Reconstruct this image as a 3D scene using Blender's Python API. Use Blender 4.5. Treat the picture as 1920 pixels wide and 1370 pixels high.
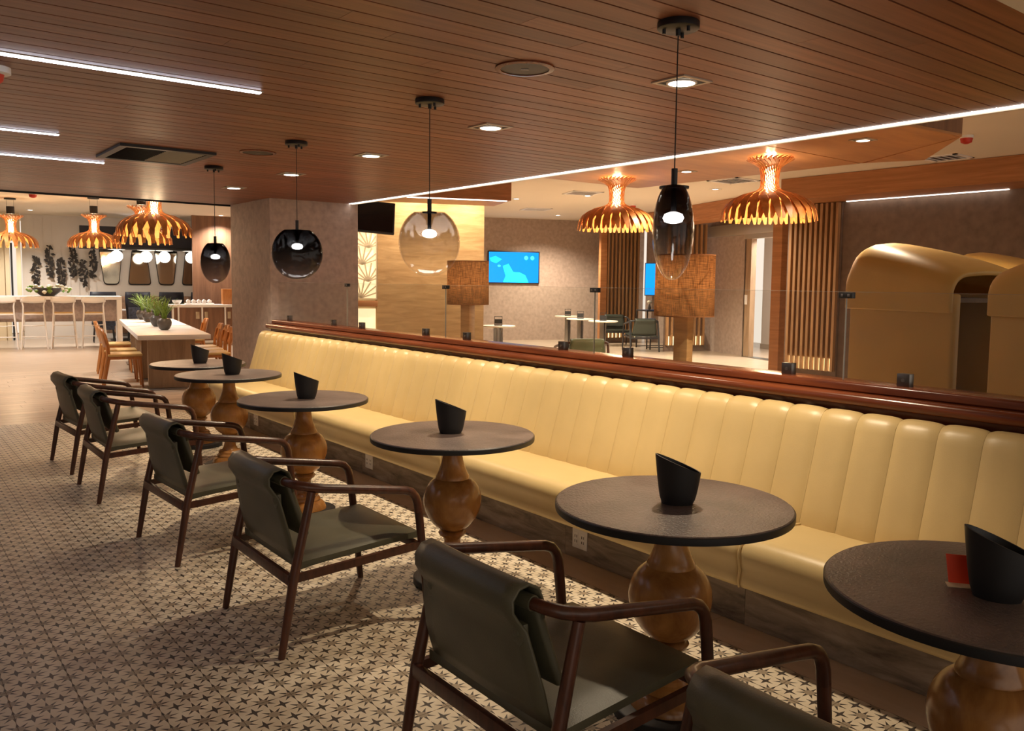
import bpy, bmesh, math, random
from mathutils import Vector, Matrix
from math import sin, cos, pi, radians, atan2, sqrt
random.seed(7)
scn = bpy.context.scene
for o in list(bpy.data.objects):
    bpy.data.objects.remove(o)
COL = scn.collection

# ------------------------------------------------------------------ camera
F, CX, CY = 1565.744, 964.785, 657.227
YAW, PITCH, ROLL, EYE = .6615, .0812, -.0114, 1.5
fw = Vector((sin(YAW)*cos(PITCH), cos(YAW)*cos(PITCH), -sin(PITCH)))
ri = Vector((cos(YAW), -sin(YAW), 0)); dn = fw.cross(ri)
cr = cos(ROLL)*ri + sin(ROLL)*dn; cd = -sin(ROLL)*ri + cos(ROLL)*dn
cam = bpy.data.cameras.new('camera'); camo = bpy.data.objects.new('camera', cam); COL.objects.link(camo)
cam.sensor_fit = 'HORIZONTAL'; cam.sensor_width = 36; cam.lens = F*36/1920
cam.shift_x = (960-CX)/1920; cam.shift_y = -(685-CY)/1920
cam.clip_start = .05; cam.clip_end = 100
M3 = Matrix((cr, -cd, -fw)).transposed()
camo.matrix_world = Matrix.Translation((0, 0, EYE)) @ M3.to_4x4()
scn.camera = camo

# ------------------------------------------------------------------ world, exposure
w = bpy.data.worlds.new('world'); scn.world = w; w.use_nodes = True
w.node_tree.nodes['Background'].inputs[0].default_value = (1.0, .86, .72, 1)
w.node_tree.nodes['Background'].inputs[1].default_value = .75
vs = scn.view_settings
vs.view_transform = 'Standard'; vs.look = 'None'; vs.gamma = 1; vs.use_curve_mapping = False
vs.exposure = 0.42
WARM = (1.0, .80, .55); WARM2 = (1.0, .72, .42); COOL = (.80, .86, 1.0)
E_DOWN, E_PEND, E_BACK, E_CHAND, E_LEFT = 105, 5, 560, 30, 300

def lamp(name, kind, loc, energy, color, parent=None, radius=.04, angle=110, blend=.5, rot=None, size=None):
    l = bpy.data.lights.new(name, kind); l.energy = energy; l.color = color
    if kind == 'SPOT': l.spot_size = radians(angle); l.spot_blend = blend
    if kind in ('SPOT', 'POINT'): l.shadow_soft_size = radius
    if kind == 'AREA' and size: l.shape = 'RECTANGLE'; l.size, l.size_y = size
    o = bpy.data.objects.new(name, l); COL.objects.link(o); o.location = loc
    if rot: o.rotation_euler = rot
    if parent: o.parent = parent
    return o

# ------------------------------------------------------------------ materials
MATS = {}
def newmat(name):
    m = bpy.data.materials.new(name); m.use_nodes = True; MATS[name] = m
    nt = m.node_tree; b = nt.nodes['Principled BSDF']
    return m, nt, b
def N(nt, typ, **kw):
    n = nt.nodes.new(typ)
    for k, v in kw.items(): setattr(n, k, v)
    return n
def plain(name, col, rough=.5, metal=0, bump=0, bscale=200, var=0, vscale=6, spec=.5):
    m, nt, b = newmat(name)
    b.inputs['Base Color'].default_value = (*col, 1); b.inputs['Roughness'].default_value = rough
    b.inputs['Metallic'].default_value = metal; b.inputs['Specular IOR Level'].default_value = spec
    if bump or var:
        g = N(nt, 'ShaderNodeNewGeometry')
    if bump:
        t = N(nt, 'ShaderNodeTexNoise'); t.inputs['Scale'].default_value = bscale; t.inputs['Detail'].default_value = 3
        nt.links.new(g.outputs['Position'], t.inputs['Vector'])
        bp = N(nt, 'ShaderNodeBump'); bp.inputs['Strength'].default_value = bump; bp.inputs['Distance'].default_value = .004
        nt.links.new(t.outputs['Fac'], bp.inputs['Height']); nt.links.new(bp.outputs[0], b.inputs['Normal'])
    if var:
        t2 = N(nt, 'ShaderNodeTexNoise'); t2.inputs['Scale'].default_value = vscale; t2.inputs['Detail'].default_value = 6
        nt.links.new(g.outputs['Position'], t2.inputs['Vector'])
        r = N(nt, 'ShaderNodeValToRGB'); r.color_ramp.elements[0].position = .3; r.color_ramp.elements[1].position = .7
        r.color_ramp.elements[0].color = (*[c*(1-var) for c in col], 1); r.color_ramp.elements[1].color = (*[min(1, c*(1+var)) for c in col], 1)
        nt.links.new(t2.outputs['Fac'], r.inputs[0]); nt.links.new(r.outputs[0], b.inputs['Base Color'])
    return m
def wood(name, c1, c2, scale=(2, 30, 30), rough=.4, rnd=.25, local=False, spec=.5):
    m, nt, b = newmat(name)
    g = N(nt, 'ShaderNodeTexCoord') if local else N(nt, 'ShaderNodeNewGeometry')
    src = g.outputs['Object'] if local else g.outputs['Position']
    mp = N(nt, 'ShaderNodeMapping'); mp.inputs['Scale'].default_value = scale
    oi = N(nt, 'ShaderNodeObjectInfo')
    ad = N(nt, 'ShaderNodeVectorMath', operation='ADD')
    sc = N(nt, 'ShaderNodeVectorMath', operation='SCALE'); sc.inputs['Scale'].default_value = 40
    cmb = N(nt, 'ShaderNodeCombineXYZ')
    for i in range(3): nt.links.new(oi.outputs['Random'], cmb.inputs[i])
    nt.links.new(cmb.outputs[0], sc.inputs[0])
    nt.links.new(src, mp.inputs['Vector']); nt.links.new(mp.outputs[0], ad.inputs[0]); nt.links.new(sc.outputs[0], ad.inputs[1])
    t = N(nt, 'ShaderNodeTexNoise'); t.inputs['Scale'].default_value = 1; t.inputs['Detail'].default_value = 6; t.inputs['Roughness'].default_value = .62
    t.inputs['Distortion'].default_value = .6
    nt.links.new(ad.outputs[0], t.inputs['Vector'])
    r = N(nt, 'ShaderNodeValToRGB'); r.color_ramp.elements[0].position = .32; r.color_ramp.elements[1].position = .68
    r.color_ramp.elements[0].color = (*c1, 1); r.color_ramp.elements[1].color = (*c2, 1)
    nt.links.new(t.outputs['Fac'], r.inputs[0])
    mr = N(nt, 'ShaderNodeMapRange'); mr.inputs['To Min'].default_value = 1-rnd; mr.inputs['To Max'].default_value = 1+rnd
    nt.links.new(oi.outputs['Random'], mr.inputs['Value'])
    mx = N(nt, 'ShaderNodeVectorMath', operation='SCALE')
    nt.links.new(r.outputs[0], mx.inputs[0]); nt.links.new(mr.outputs[0], mx.inputs['Scale'])
    nt.links.new(mx.outputs[0], b.inputs['Base Color'])
    b.inputs['Roughness'].default_value = rough; b.inputs['Specular IOR Level'].default_value = spec
    return m
def emit(name, col, strength):
    m, nt, b = newmat(name)
    b.inputs['Base Color'].default_value = (*col, 1)
    b.inputs['Emission Color'].default_value = (*col, 1); b.inputs['Emission Strength'].default_value = strength
    return m
def thin_glass(name, tint=(1, 1, 1), edge=.9, smoke=None, base=.04, ndist=0, rgh=.01, pw_=6, low=(1, 1, 1)):
    m = bpy.data.materials.new(name); m.use_nodes = True; nt = m.node_tree; nt.nodes.clear()
    out = N(nt, 'ShaderNodeOutputMaterial'); mix = N(nt, 'ShaderNodeMixShader')
    tr = N(nt, 'ShaderNodeBsdfTransparent'); gl = N(nt, 'ShaderNodeBsdfGlossy'); gl.inputs['Roughness'].default_value = rgh
    tr.inputs[0].default_value = (*tint, 1)
    lw = N(nt, 'ShaderNodeLayerWeight'); lw.inputs['Blend'].default_value = .5
    pw = N(nt, 'ShaderNodeMath', operation='POWER'); pw.inputs[1].default_value = pw_
    mr = N(nt, 'ShaderNodeMapRange'); mr.inputs['To Min'].default_value = base; mr.inputs['To Max'].default_value = edge
    nt.links.new(lw.outputs['Facing'], pw.inputs[0]); nt.links.new(pw.outputs[0], mr.inputs['Value'])
    nt.links.new(mr.outputs[0], mix.inputs[0]); nt.links.new(tr.outputs[0], mix.inputs[1]); nt.links.new(gl.outputs[0], mix.inputs[2])
    if ndist:
        tc = N(nt, 'ShaderNodeTexCoord'); no = N(nt, 'ShaderNodeTexNoise'); no.inputs['Scale'].default_value = 9; no.inputs['Detail'].default_value = 1; no.inputs['Distortion'].default_value = 2
        bp = N(nt, 'ShaderNodeBump'); bp.inputs['Strength'].default_value = ndist; bp.inputs['Distance'].default_value = .03
        nt.links.new(tc.outputs['Object'], no.inputs['Vector']); nt.links.new(no.outputs['Fac'], bp.inputs['Height'])
        nt.links.new(bp.outputs[0], gl.inputs['Normal']); nt.links.new(bp.outputs[0], lw.inputs['Normal'])
    if smoke:
        tc = N(nt, 'ShaderNodeTexCoord'); sx = N(nt, 'ShaderNodeSeparateXYZ'); nt.links.new(tc.outputs['Object'], sx.inputs[0])
        m2 = N(nt, 'ShaderNodeMapRange'); m2.inputs['From Min'].default_value = -.32; m2.inputs['From Max'].default_value = -.02
        nt.links.new(sx.outputs['Z'], m2.inputs['Value'])
        rp = N(nt, 'ShaderNodeValToRGB'); els = rp.color_ramp.elements
        els[0].position = .15; els[0].color = (*low, 1); els[1].position = 1; els[1].color = (*smoke, 1)
        nt.links.new(m2.outputs[0], rp.inputs[0]); nt.links.new(rp.outputs[0], tr.inputs[0])
    nt.links.new(mix.outputs[0], out.inputs[0]); MATS[name] = m
    return m

wood('plank_wood', (.165, .050, .022), (.30, .105, .050), (1.2, 26, 26), .42, .2)
wood('rail_wood', (.10, .022, .008), (.23, .06, .02), (26, 1.5, 26), .22, .1)
wood('chair_wood', (.042, .013, .007), (.105, .034, .016), (30, 30, 6), .3, .12, local=True)
wood('pedestal_wood', (.20, .075, .019), (.50, .235, .065), (7, 7, 3), .22, .2, local=True)
wood('oak_chair', (.36, .13, .03), (.50, .20, .055), (20, 20, 4), .4, .1, local=True)
wood('oak_panel', (.36, .21, .085), (.55, .35, .16), (2.2, 2.2, 16), .45, .05)
wood('oak_beam', (.32, .125, .04), (.47, .20, .075), (3, 1, 22), .45, .05)
wood('soffit_oak', (.36, .16, .058), (.49, .235, .09), (1.2, 6, 6), .4, .05)
wood('dark_panel', (.13, .06, .032), (.24, .12, .065), (10, 10, .8), .45, .05)
wood('slat_wood', (.30, .155, .065), (.46, .25, .11), (12, 12, 1.2), .5, .1)
wood('chandelier_wood', (.40, .135, .03), (.62, .25, .07), (12, 12, 12), .45, .2, local=True)
wood('table_oak', (.24, .15, .085), (.38, .25, .15), (14, 14, 1.5), .5, .05)
wood('floor_wood', (.42, .32, .235), (.56, .44, .33), (2, 18, 18), .3, .12)
wood('kick_wood', (.11, .08, .06), (.42, .34, .265), (16, 3, 16), .6, .15)
wood('strip_wood', (.54, .39, .27), (.64, .48, .35), (9, 2, 9), .4, .06)
plain('plank_gap', (.02, .009, .005), .8)
plain('grout', (.34, .25, .17), .8)
plain('leather', (.63, .47, .22), .36, bump=.12, bscale=420, var=.04, vscale=5)
plain('pod_leather', (.62, .40, .12), .42, bump=.1, bscale=250, var=.05, vscale=3)
plain('olive', (.098, .094, .060), .42, bump=.15, bscale=260, var=.12, vscale=9)
plain('olive_light', (.13, .16, .085), .45, bump=.1, bscale=260, var=.1, vscale=9)
plain('dark_olive', (.028, .036, .026), .4, var=.1)
plain('black', (.012, .012, .014), .45)
plain('holder_black', (.010, .010, .012), .5)
plain('black_gloss', (.008, .008, .01), .15)
plain('white', (.80, .77, .74), .45)
plain('white_paint', (.66, .60, .53), .7, var=.03, vscale=2)
plain('ceiling_paint', (.70, .60, .46), .8, var=.02, vscale=1)
plain('cream', (.72, .60, .40), .6)
plain('brass', (.5, .42, .3), .35, metal=1)
plain('frame_metal', (.52, .46, .38), .4, metal=.6)
plain('steel', (.30, .29, .28), .3, metal=1)
plain('clamp_metal', (.16, .15, .145), .32, metal=1)
plain('red', (.50, .03, .012), .5)
plain('red_card', (.85, .06, .01), .5)
plain('concrete', (.46, .37, .335), .75, bump=.25, bscale=60, var=.16, vscale=16)
plain('wallpaper', (.37, .275, .22), .8, bump=.25, bscale=50, var=.15, vscale=14)
plain('wall_dark', (.17, .115, .085), .8, bump=.25, bscale=40, var=.16, vscale=8)
plain('navy', (.008, .010, .022), .6)
plain('navy_pattern', (.022, .026, .045), .6, var=.8, vscale=22)
plain('vine_metal', (.028, .024, .022), .45, metal=.6)
plain('pot', (.085, .075, .07), .35)
plain('leaf', (.16, .26, .035), .5, var=.45, vscale=40)
plain('flower', (.80, .76, .62), .6)
plain('tan_pad', (.62, .42, .17), .5)
plain('stone_top', (.62, .55, .44), .4, var=.08, vscale=12)
plain('shade_fabric', (.24, .10, .035), .8)
plain('mirror', (.40, .35, .27), .06, metal=1)
plain('bench_fabric', (.30, .18, .11), .6, var=.4, vscale=9)
plain('grille', (.33, .31, .27), .6)
emit('led', (1.0, .93, .84), 2.6); emit('led_cool', (.84, .87, 1.0), 10.0)
emit('lens', (1.0, .93, .80), 14.0); emit('lens_small', (1.0, .93, .82), 8.0); emit('bulb', (1.0, .95, .86), 20.0)
emit('chand_glow', (1.0, .68, .33), 9.0); emit('globe', (1.0, .93, .82), 5.0); emit('lattice_back', (1.0, .80, .48), .75)
emit('slat_glow', (1.0, .72, .34), 2.2); emit('door_light', (1.0, .88, .74), .55)
thin_glass('pendant_clear', edge=.55, base=.02, smoke=(.55, .53, .52), ndist=.16, rgh=.10, pw_=4.5)
thin_glass('pendant_smoke', edge=.55, base=.02, smoke=(.20, .19, .20), ndist=.16, rgh=.10, pw_=4.5)
thin_glass('pendant_dark', edge=.50, base=.02, smoke=(.10, .10, .11), low=(.72, .72, .74), ndist=.16, rgh=.10, pw_=4.5)
thin_glass('pane_glass', tint=(.965, .975, .965), edge=.8, base=.035)

# fabric drum shade: translucent woven linen
m, nt, b = newmat('linen')
g = N(nt, 'ShaderNodeTexCoord'); mp = N(nt, 'ShaderNodeMapping'); mp.inputs['Scale'].default_value = (10, 10, 230)
mp2 = N(nt, 'ShaderNodeMapping'); mp2.inputs['Scale'].default_value = (170, 170, 9)
t1 = N(nt, 'ShaderNodeTexNoise'); t2 = N(nt, 'ShaderNodeTexNoise')
for t_, mm in ((t1, mp), (t2, mp2)):
    t_.inputs['Scale'].default_value = 1; t_.inputs['Detail'].default_value = 3
    nt.links.new(g.outputs['Object'], mm.inputs[0]); nt.links.new(mm.outputs[0], t_.inputs['Vector'])
mu = N(nt, 'ShaderNodeMath', operation='MULTIPLY'); nt.links.new(t1.outputs['Fac'], mu.inputs[0]); nt.links.new(t2.outputs['Fac'], mu.inputs[1])
r = N(nt, 'ShaderNodeValToRGB'); r.color_ramp.elements[0].position = .12; r.color_ramp.elements[1].position = .42
r.color_ramp.elements[0].color = (.05, .024, .012, 1); r.color_ramp.elements[1].color = (.30, .135, .05, 1)
nt.links.new(mu.outputs[0], r.inputs[0])
df = N(nt, 'ShaderNodeBsdfDiffuse'); tl = N(nt, 'ShaderNodeBsdfTranslucent'); mx = N(nt, 'ShaderNodeMixShader'); mx.inputs[0].default_value = .55
nt.links.new(r.outputs[0], df.inputs[0]); nt.links.new(r.outputs[0], tl.inputs[0])
nt.links.new(df.outputs[0], mx.inputs[1]); nt.links.new(tl.outputs[0], mx.inputs[2])
nt.links.new(mx.outputs[0], nt.nodes['Material Output'].inputs[0])

# dark textured table top
m, nt, b = newmat('table_top')
g = N(nt, 'ShaderNodeNewGeometry'); t = N(nt, 'ShaderNodeTexNoise'); t.inputs['Scale'].default_value = 110; t.inputs['Detail'].default_value = 4
nt.links.new(g.outputs['Position'], t.inputs['Vector'])
t3 = N(nt, 'ShaderNodeTexNoise'); t3.inputs['Scale'].default_value = 5; t3.inputs['Detail'].default_value = 5; nt.links.new(g.outputs['Position'], t3.inputs['Vector'])
r = N(nt, 'ShaderNodeValToRGB'); r.color_ramp.elements[0].position = .3; r.color_ramp.elements[1].position = .7
r.color_ramp.elements[0].color = (.075, .054, .048, 1); r.color_ramp.elements[1].color = (.165, .120, .105, 1)
nt.links.new(t3.outputs['Fac'], r.inputs[0]); nt.links.new(r.outputs[0], b.inputs['Base Color'])
bp = N(nt, 'ShaderNodeBump'); bp.inputs['Strength'].default_value = .6; bp.inputs['Distance'].default_value = .006
nt.links.new(t.outputs['Fac'], bp.inputs['Height']); nt.links.new(bp.outputs[0], b.inputs['Normal']); b.inputs['Roughness'].default_value = .38

# star-patterned cement tile: printed pattern in world coordinates
TP, TX0, TY0 = .1025, .346, 9.77
m, nt, b = newmat('star_tile')
g = N(nt, 'ShaderNodeNewGeometry'); sp = N(nt, 'ShaderNodeSeparateXYZ'); nt.links.new(g.outputs['Position'], sp.inputs[0])
def mth(op, a, c=None, d=None):
    n = N(nt, 'ShaderNodeMath', operation=op)
    for i, v in enumerate((a, c, d)):
        if v is None: continue
        if isinstance(v, (int, float)): n.inputs[i].default_value = v
        else: nt.links.new(v, n.inputs[i])
    return n.outputs[0]
def fold(s, off):
    q = mth('DIVIDE', mth('SUBTRACT', s, off), TP)
    q = mth('SUBTRACT', mth('FRACT', mth('ADD', q, 100.5)), .5)
    return mth('ABSOLUTE', q)
fu, fv = fold(sp.outputs['X'], TX0), fold(sp.outputs['Y'], TY0)
A_, B_ = mth('MAXIMUM', fu, fv), mth('MINIMUM', fu, fv)
rr = mth('SQRT', mth('ADD', mth('MULTIPLY', A_, A_), mth('MULTIPLY', B_, B_)))
gray = mth('LESS_THAN', rr, .185)
sp1 = mth('LESS_THAN', B_, mth('MULTIPLY', .088, mth('SUBTRACT', 1, mth('DIVIDE', A_, .47))))
sd = mth('MULTIPLY', mth('ADD', A_, B_), .7071); td = mth('MULTIPLY', mth('SUBTRACT', A_, B_), .7071)
sp2 = mth('LESS_THAN', td, mth('MULTIPLY', .088, mth('SUBTRACT', 1, mth('DIVIDE', sd, .47))))
c_, d_ = mth('SUBTRACT', .5, A_), mth('SUBTRACT', .5, B_)
sp3 = mth('LESS_THAN', c_, mth('MULTIPLY', .080, mth('SUBTRACT', 1, mth('DIVIDE', d_, .33))))
near = mth('LESS_THAN', mth('ADD', c_, d_), .085)
dark = mth('MAXIMUM', mth('MAXIMUM', sp1, sp2), mth('MAXIMUM', sp3, near))
nz = N(nt, 'ShaderNodeTexNoise'); nz.inputs['Scale'].default_value = 7; nz.inputs['Detail'].default_value = 5; nt.links.new(g.outputs['Position'], nz.inputs['Vector'])
cream = N(nt, 'ShaderNodeValToRGB'); cream.color_ramp.elements[0].position = .3; cream.color_ramp.elements[1].position = .7
cream.color_ramp.elements[0].color = (.58, .48, .345, 1); cream.color_ramp.elements[1].color = (.75, .66, .52, 1); nt.links.new(nz.outputs['Fac'], cream.inputs[0])
m1 = N(nt, 'ShaderNodeMixRGB'); m1.inputs[2].default_value = (.055, .043, .036, 1); nt.links.new(dark, m1.inputs[0]); nt.links.new(cream.outputs[0], m1.inputs[1])
m2 = N(nt, 'ShaderNodeMixRGB'); m2.inputs[2].default_value = (.315, .25, .178, 1); nt.links.new(gray, m2.inputs[0]); nt.links.new(m1.outputs[0], m2.inputs[1])
nt.links.new(m2.outputs[0], b.inputs['Base Color']); b.inputs['Roughness'].default_value = .42

# TV picture
m, nt, b = newmat('tv_picture')
tc = N(nt, 'ShaderNodeTexCoord'); b.inputs['Base Color'].default_value = (0, 0, 0, 1); b.inputs['Roughness'].default_value = .2
b.inputs['Emission Color'].default_value = (.0, .30, .95, 1); b.inputs['Emission Strength'].default_value = 1.15
emit('tv_cyan', (.0, .78, .90), 1.1); emit('tv_pale', (.02, .50, .95), 1.1)

# ------------------------------------------------------------------ mesh helpers
class MB:
    def __init__(s): s.v = []; s.f = []
    def box(s, x0, x1, y0, y1, z0, z1):
        o = len(s.v)
        s.v += [(x, y, z) for z in (z0, z1) for y in (y0, y1) for x in (x0, x1)]
        s.f += [tuple(o+i for i in q) for q in ((0, 2, 3, 1), (4, 5, 7, 6), (0, 1, 5, 4), (2, 6, 7, 3), (0, 4, 6, 2), (1, 3, 7, 5))]
        return s
    def beam(s, a, c, wx, wy, wx2=None, wy2=None):
        """tapered square bar from a to c; widths along x and y at both ends"""
        o = len(s.v); wx2 = wx if wx2 is None else wx2; wy2 = wy if wy2 is None else wy2
        for p, ax, ay in ((a, wx, wy), (c, wx2, wy2)):
            s.v += [(p[0]+sx*ax/2, p[1]+sy*ay/2, p[2]) for sx, sy in ((-1, -1), (1, -1), (1, 1), (-1, 1))]
        s.f += [(o+3, o+2, o+1, o), (o+4, o+5, o+6, o+7)] + [(o+i, o+(i+1) % 4, o+4+(i+1) % 4, o+4+i) for i in range(4)]
        return s
    def lathe(s, prof, c=(0, 0, 0), n=32, sx=1, sy=1, caps=True):
        o = len(s.v); k = len(prof)
        for r, z in prof:
            s.v += [(c[0]+sx*r*cos(2*pi*i/n), c[1]+sy*r*sin(2*pi*i/n), c[2]+z) for i in range(n)]
        for j in range(k-1):
            for i in range(n):
                i2 = (i+1) % n
                s.f.append((o+j*n+i, o+j*n+i2, o+(j+1)*n+i2, o+(j+1)*n+i))
        if caps:
            s.f.append(tuple(o+i for i in range(n))[::-1]); s.f.append(tuple(o+(k-1)*n+i for i in range(n)))
        return s
    def tube(s, pts, r, n=10, caps=True):
        pts = [Vector(p) for p in pts]; k = len(pts); o = len(s.v)
        rs = r if isinstance(r, (list, tuple)) else [r]*k
        T = [(pts[min(i+1, k-1)]-pts[max(i-1, 0)]).normalized() for i in range(k)]
        up = Vector((0, 0, 1)) if abs(T[0].z) < .9 else Vector((1, 0, 0))
        u = (up - T[0]*up.dot(T[0])).normalized()
        for i in range(k):
            u = (u - T[i]*u.dot(T[i])).normalized(); v = T[i].cross(u)
            s.v += [tuple(pts[i] + rs[i]*(u*cos(2*pi*j/n)+v*sin(2*pi*j/n))) for j in range(n)]
        for i in range(k-1):
            for j in range(n):
                j2 = (j+1) % n
                s.f.append((o+i*n+j, o+i*n+j2, o+(i+1)*n+j2, o+(i+1)*n+j))
        if caps:
            s.f.append(tuple(o+j for j in range(n))[::-1]); s.f.append(tuple(o+(k-1)*n+j for j in range(n)))
        return s
    def ext(s, poly, axis, a, c):
        """extrude closed 2D polygon along axis 'x','y','z' from a to c"""
        o = len(s.v); k = len(poly)
        for t in (a, c):
            for p in poly:
                s.v.append({'x': (t, p[0], p[1]), 'y': (p[0], t, p[1]), 'z': (p[0], p[1], t)}[axis])
        s.f += [(o+i, o+(i+1) % k, o+k+(i+1) % k, o+k+i) for i in range(k)]
        s.f += [tuple(o+i for i in range(k))[::-1], tuple(o+k+i for i in range(k))]
        return s
    def grid(s, P, closed=False):
        """P: rows of points"""
        o = len(s.v); n = len(P[0])
        for row in P: s.v += [tuple(p) for p in row]
        for i in range(len(P)-1):
            for j in range(n-1 if not closed else n):
                j2 = (j+1) % n
                s.f.append((o+i*n+j, o+i*n+j2, o+(i+1)*n+j2, o+(i+1)*n+j))
        return s
    def mesh(s, name, mat, smooth=True, bevel=0, angle=38, seg=2):
        me = bpy.data.meshes.new(name); me.from_pydata(s.v, [], s.f)
        bm = bmesh.new(); bm.from_mesh(me); bmesh.ops.recalc_face_normals(bm, faces=bm.faces)
        if bevel:
            es = [e for e in bm.edges if len(e.link_faces) == 2 and e.calc_face_angle() > .6]
            bmesh.ops.bevel(bm, geom=es, offset=bevel, segments=seg, profile=.5, affect='EDGES', clamp_overlap=True)
        bm.to_mesh(me); bm.free()
        if smooth:
            me.polygons.foreach_set('use_smooth', [True]*len(me.polygons)); me.set_sharp_from_angle(angle=radians(angle))
        me.materials.append(MATS[mat] if isinstance(mat, str) else mat)
        return me
def obj(name, me, parent=None, loc=None, rz=0):
    o = bpy.data.objects.new(name, me); COL.objects.link(o)
    if parent: o.parent = parent
    if loc: o.location = loc
    if rz: o.rotation_euler = (0, 0, rz)
    return o
def part(name, mb, mat, parent=None, loc=None, rz=0, **kw): return obj(name, mb.mesh(name, mat, **kw), parent, loc, rz)
def tag(o, label, cat, group=None):
    o['label'] = label; o['category'] = cat
    if group: o['group'] = group
    return o
def thing(name, label, cat, loc=(0, 0, 0), rz=0, group=None):
    return tag(obj(name, None, None, loc, rz), label, cat, group)
def struct(o): o['kind'] = 'structure'; return o
def dup(root, loc, rz, label, group=None, name=None):
    r_ = root.copy(); COL.objects.link(r_); r_.location = loc; r_.rotation_euler = (0, 0, rz); r_['label'] = label
    if group: r_['group'] = group
    for ch in list(root.children):
        c = ch.copy(); COL.objects.link(c); c.parent = r_
        for g_ in list(ch.children):
            d = g_.copy(); COL.objects.link(d); d.parent = c
    return r_
def rot2(p, a): return (p[0]*cos(a)-p[1]*sin(a), p[0]*sin(a)+p[1]*cos(a))
ZC = 2.375
A1 = radians(-20.9); A2 = radians(-10)          # plan rotations of the lounge behind the glass and of the dining end
e1 = Vector((cos(A1), sin(A1), 0)); e2 = Vector((-sin(A1), cos(A1), 0))
g1 = Vector((cos(A2), sin(A2), 0)); g2 = Vector((-sin(A2), cos(A2), 0))

# ================================================================== SETTING
floor = struct(part('floor', MB().box(-3, 18.5, -3, 26, -.06, -.0025), 'grout', smooth=False))
# patterned cement tiles
TS = .205
tm = MB().box(-TS/2+.001, TS/2-.001, -TS/2+.001, TS/2-.001, -.006, 0).mesh('tile', 'star_tile', smooth=False)
cand = []; ix = 12
for i in range(-14, 12):
    for j in range(0, 56):
        x = TX0+(i+.5)*TS; y = TY0-(j+.5)*TS
        d = Vector((x, y, -EYE)); dz = d.dot(fw); key = 1e9
        if dz > .3:
            u = CX+F*d.dot(cr)/dz; v = CY+F*d.dot(cd)/dz
            if -40 < u < 1960 and v < 1420: key = dz
        cand.append((key, x, y))
cand.sort()
for k, x, y in cand[:300]: obj('tile', tm, floor, (x, y, 0))
rest = MB()
for k, x, y in cand[300:]: rest.box(x-TS/2+.001, x+TS/2-.001, y-TS/2+.001, y+TS/2-.001, -.006, 0)
o = part('tile_field', rest, 'star_tile', floor, smooth=False); o['kind'] = 'stuff'
# plain border boards between tiles and plinth
xb = TX0+12*TS
for k in range(9):
    part('border_board', MB().box(xb+.002, 3.03, -1.4+k*1.24, -1.4+(k+1)*1.24-.003, -.006, .0), 'strip_wood', floor, smooth=False)
# pale wood boards of the dining end and of the lounge behind the glass
unit = MB().box(-.5, .5, -.088, .088, -.006, 0).mesh('floor_board', 'floor_wood', smooth=False)
for j in range(30):
    x = -1.6 - random.random()*1.2; y = 9.86+j*.18
    while x < 3.45:
        L = 1.2 if j % 2 else 1.4
        o = obj('floor_board', unit, floor, (x+L/2, y, 0)); o.scale = (L-.003, 1, 1); x += L
o = part('floor_surface', MB().box(-3, 8.5, 15.17, 25.5, -.006, 0).box(3.66, 18.4, -2.5, 8.7, -.006, 0).box(4.46, 18.4, 8.7, 15.16, -.006, 0).box(8.5, 18.4, 15.16, 20, -.006, 0), 'floor_wood', floor, smooth=False)

# wood plank ceiling
ceiling = struct(part('ceiling', MB().box(-2.6, 4.40, 1.15, 9.97, 2.392, 2.46), 'plank_gap', smooth=False))
pu = MB().box(-.5, .5, -.0535, .0535, 0, .02).mesh('plank', 'plank_wood', smooth=False)
row = 0; y = 1.21
while y < 9.95:
    x = -2.6 - random.random()*2.4
    while x < 4.4:
        L = 2.9
        a, c = max(x, -2.6), min(x+L, 4.40)
        if c-a > .05:
            o = obj('plank', pu, ceiling, ((a+c)/2, y, ZC)); o.scale = (c-a-.0015, 1, 1)
        x += L
    y += .1152
# far fascia of the plank ceiling, LED edge profile on its right side
struct(part('trim_1', MB().box(-2.6, 4.40, 9.97, 9.99, 2.36, 3.0), 'black', smooth=False))
t = thing('led_edge_strip', 'long white LED profile along the right edge of the plank ceiling', 'light strip', (4.42, 0, ZC))
part('profile', MB().box(.018, .04, 1.15, 8.75, -.012, .18), 'frame_metal', t, smooth=False)
part('diffuser', MB().box(-.018, .017, 1.15, 8.75, -.006, .02), 'led', t, smooth=False)
struct(part('trim_2', MB().box(4.40, 4.47, 1.15, 8.75, 2.40, 3.16), 'soffit_oak', smooth=False))
struct(part('ceiling_front', MB().box(-2.6, 4.47, -2.6, 1.13, 2.34, 2.46), 'ceiling_paint', smooth=False))
# lounge ceiling, dining ceiling
struct(part('ceiling_lounge', MB().box(4.47, 18, -2.6, 20, 3.16, 3.25), 'ceiling_paint', smooth=False))
struct(part('ceiling_dining', MB().ext([(-3, 9.99), (4.43, 9.99), (4.98, 11.95), (8.9, 16), (8.9, 26), (-3, 26)], 'z', 3.0, 3.1), 'ceiling_paint', smooth=False))
# column at the banquette end
struct(part('wall_column', MB().box(3.47, 4.42, 8.76, 9.97, 0, 2.40), 'concrete', smooth=False))
struct(part('wall_column_return', MB().box(4.425, 4.53, 8.79, 8.92, 0, 2.395), 'concrete', smooth=False))
# low partition wall behind the banquette
struct(part('wall_partition', MB().box(3.50, 3.62, -1.5, 8.75, 0, 1.02), 'kick_wood', smooth=False))
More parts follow.
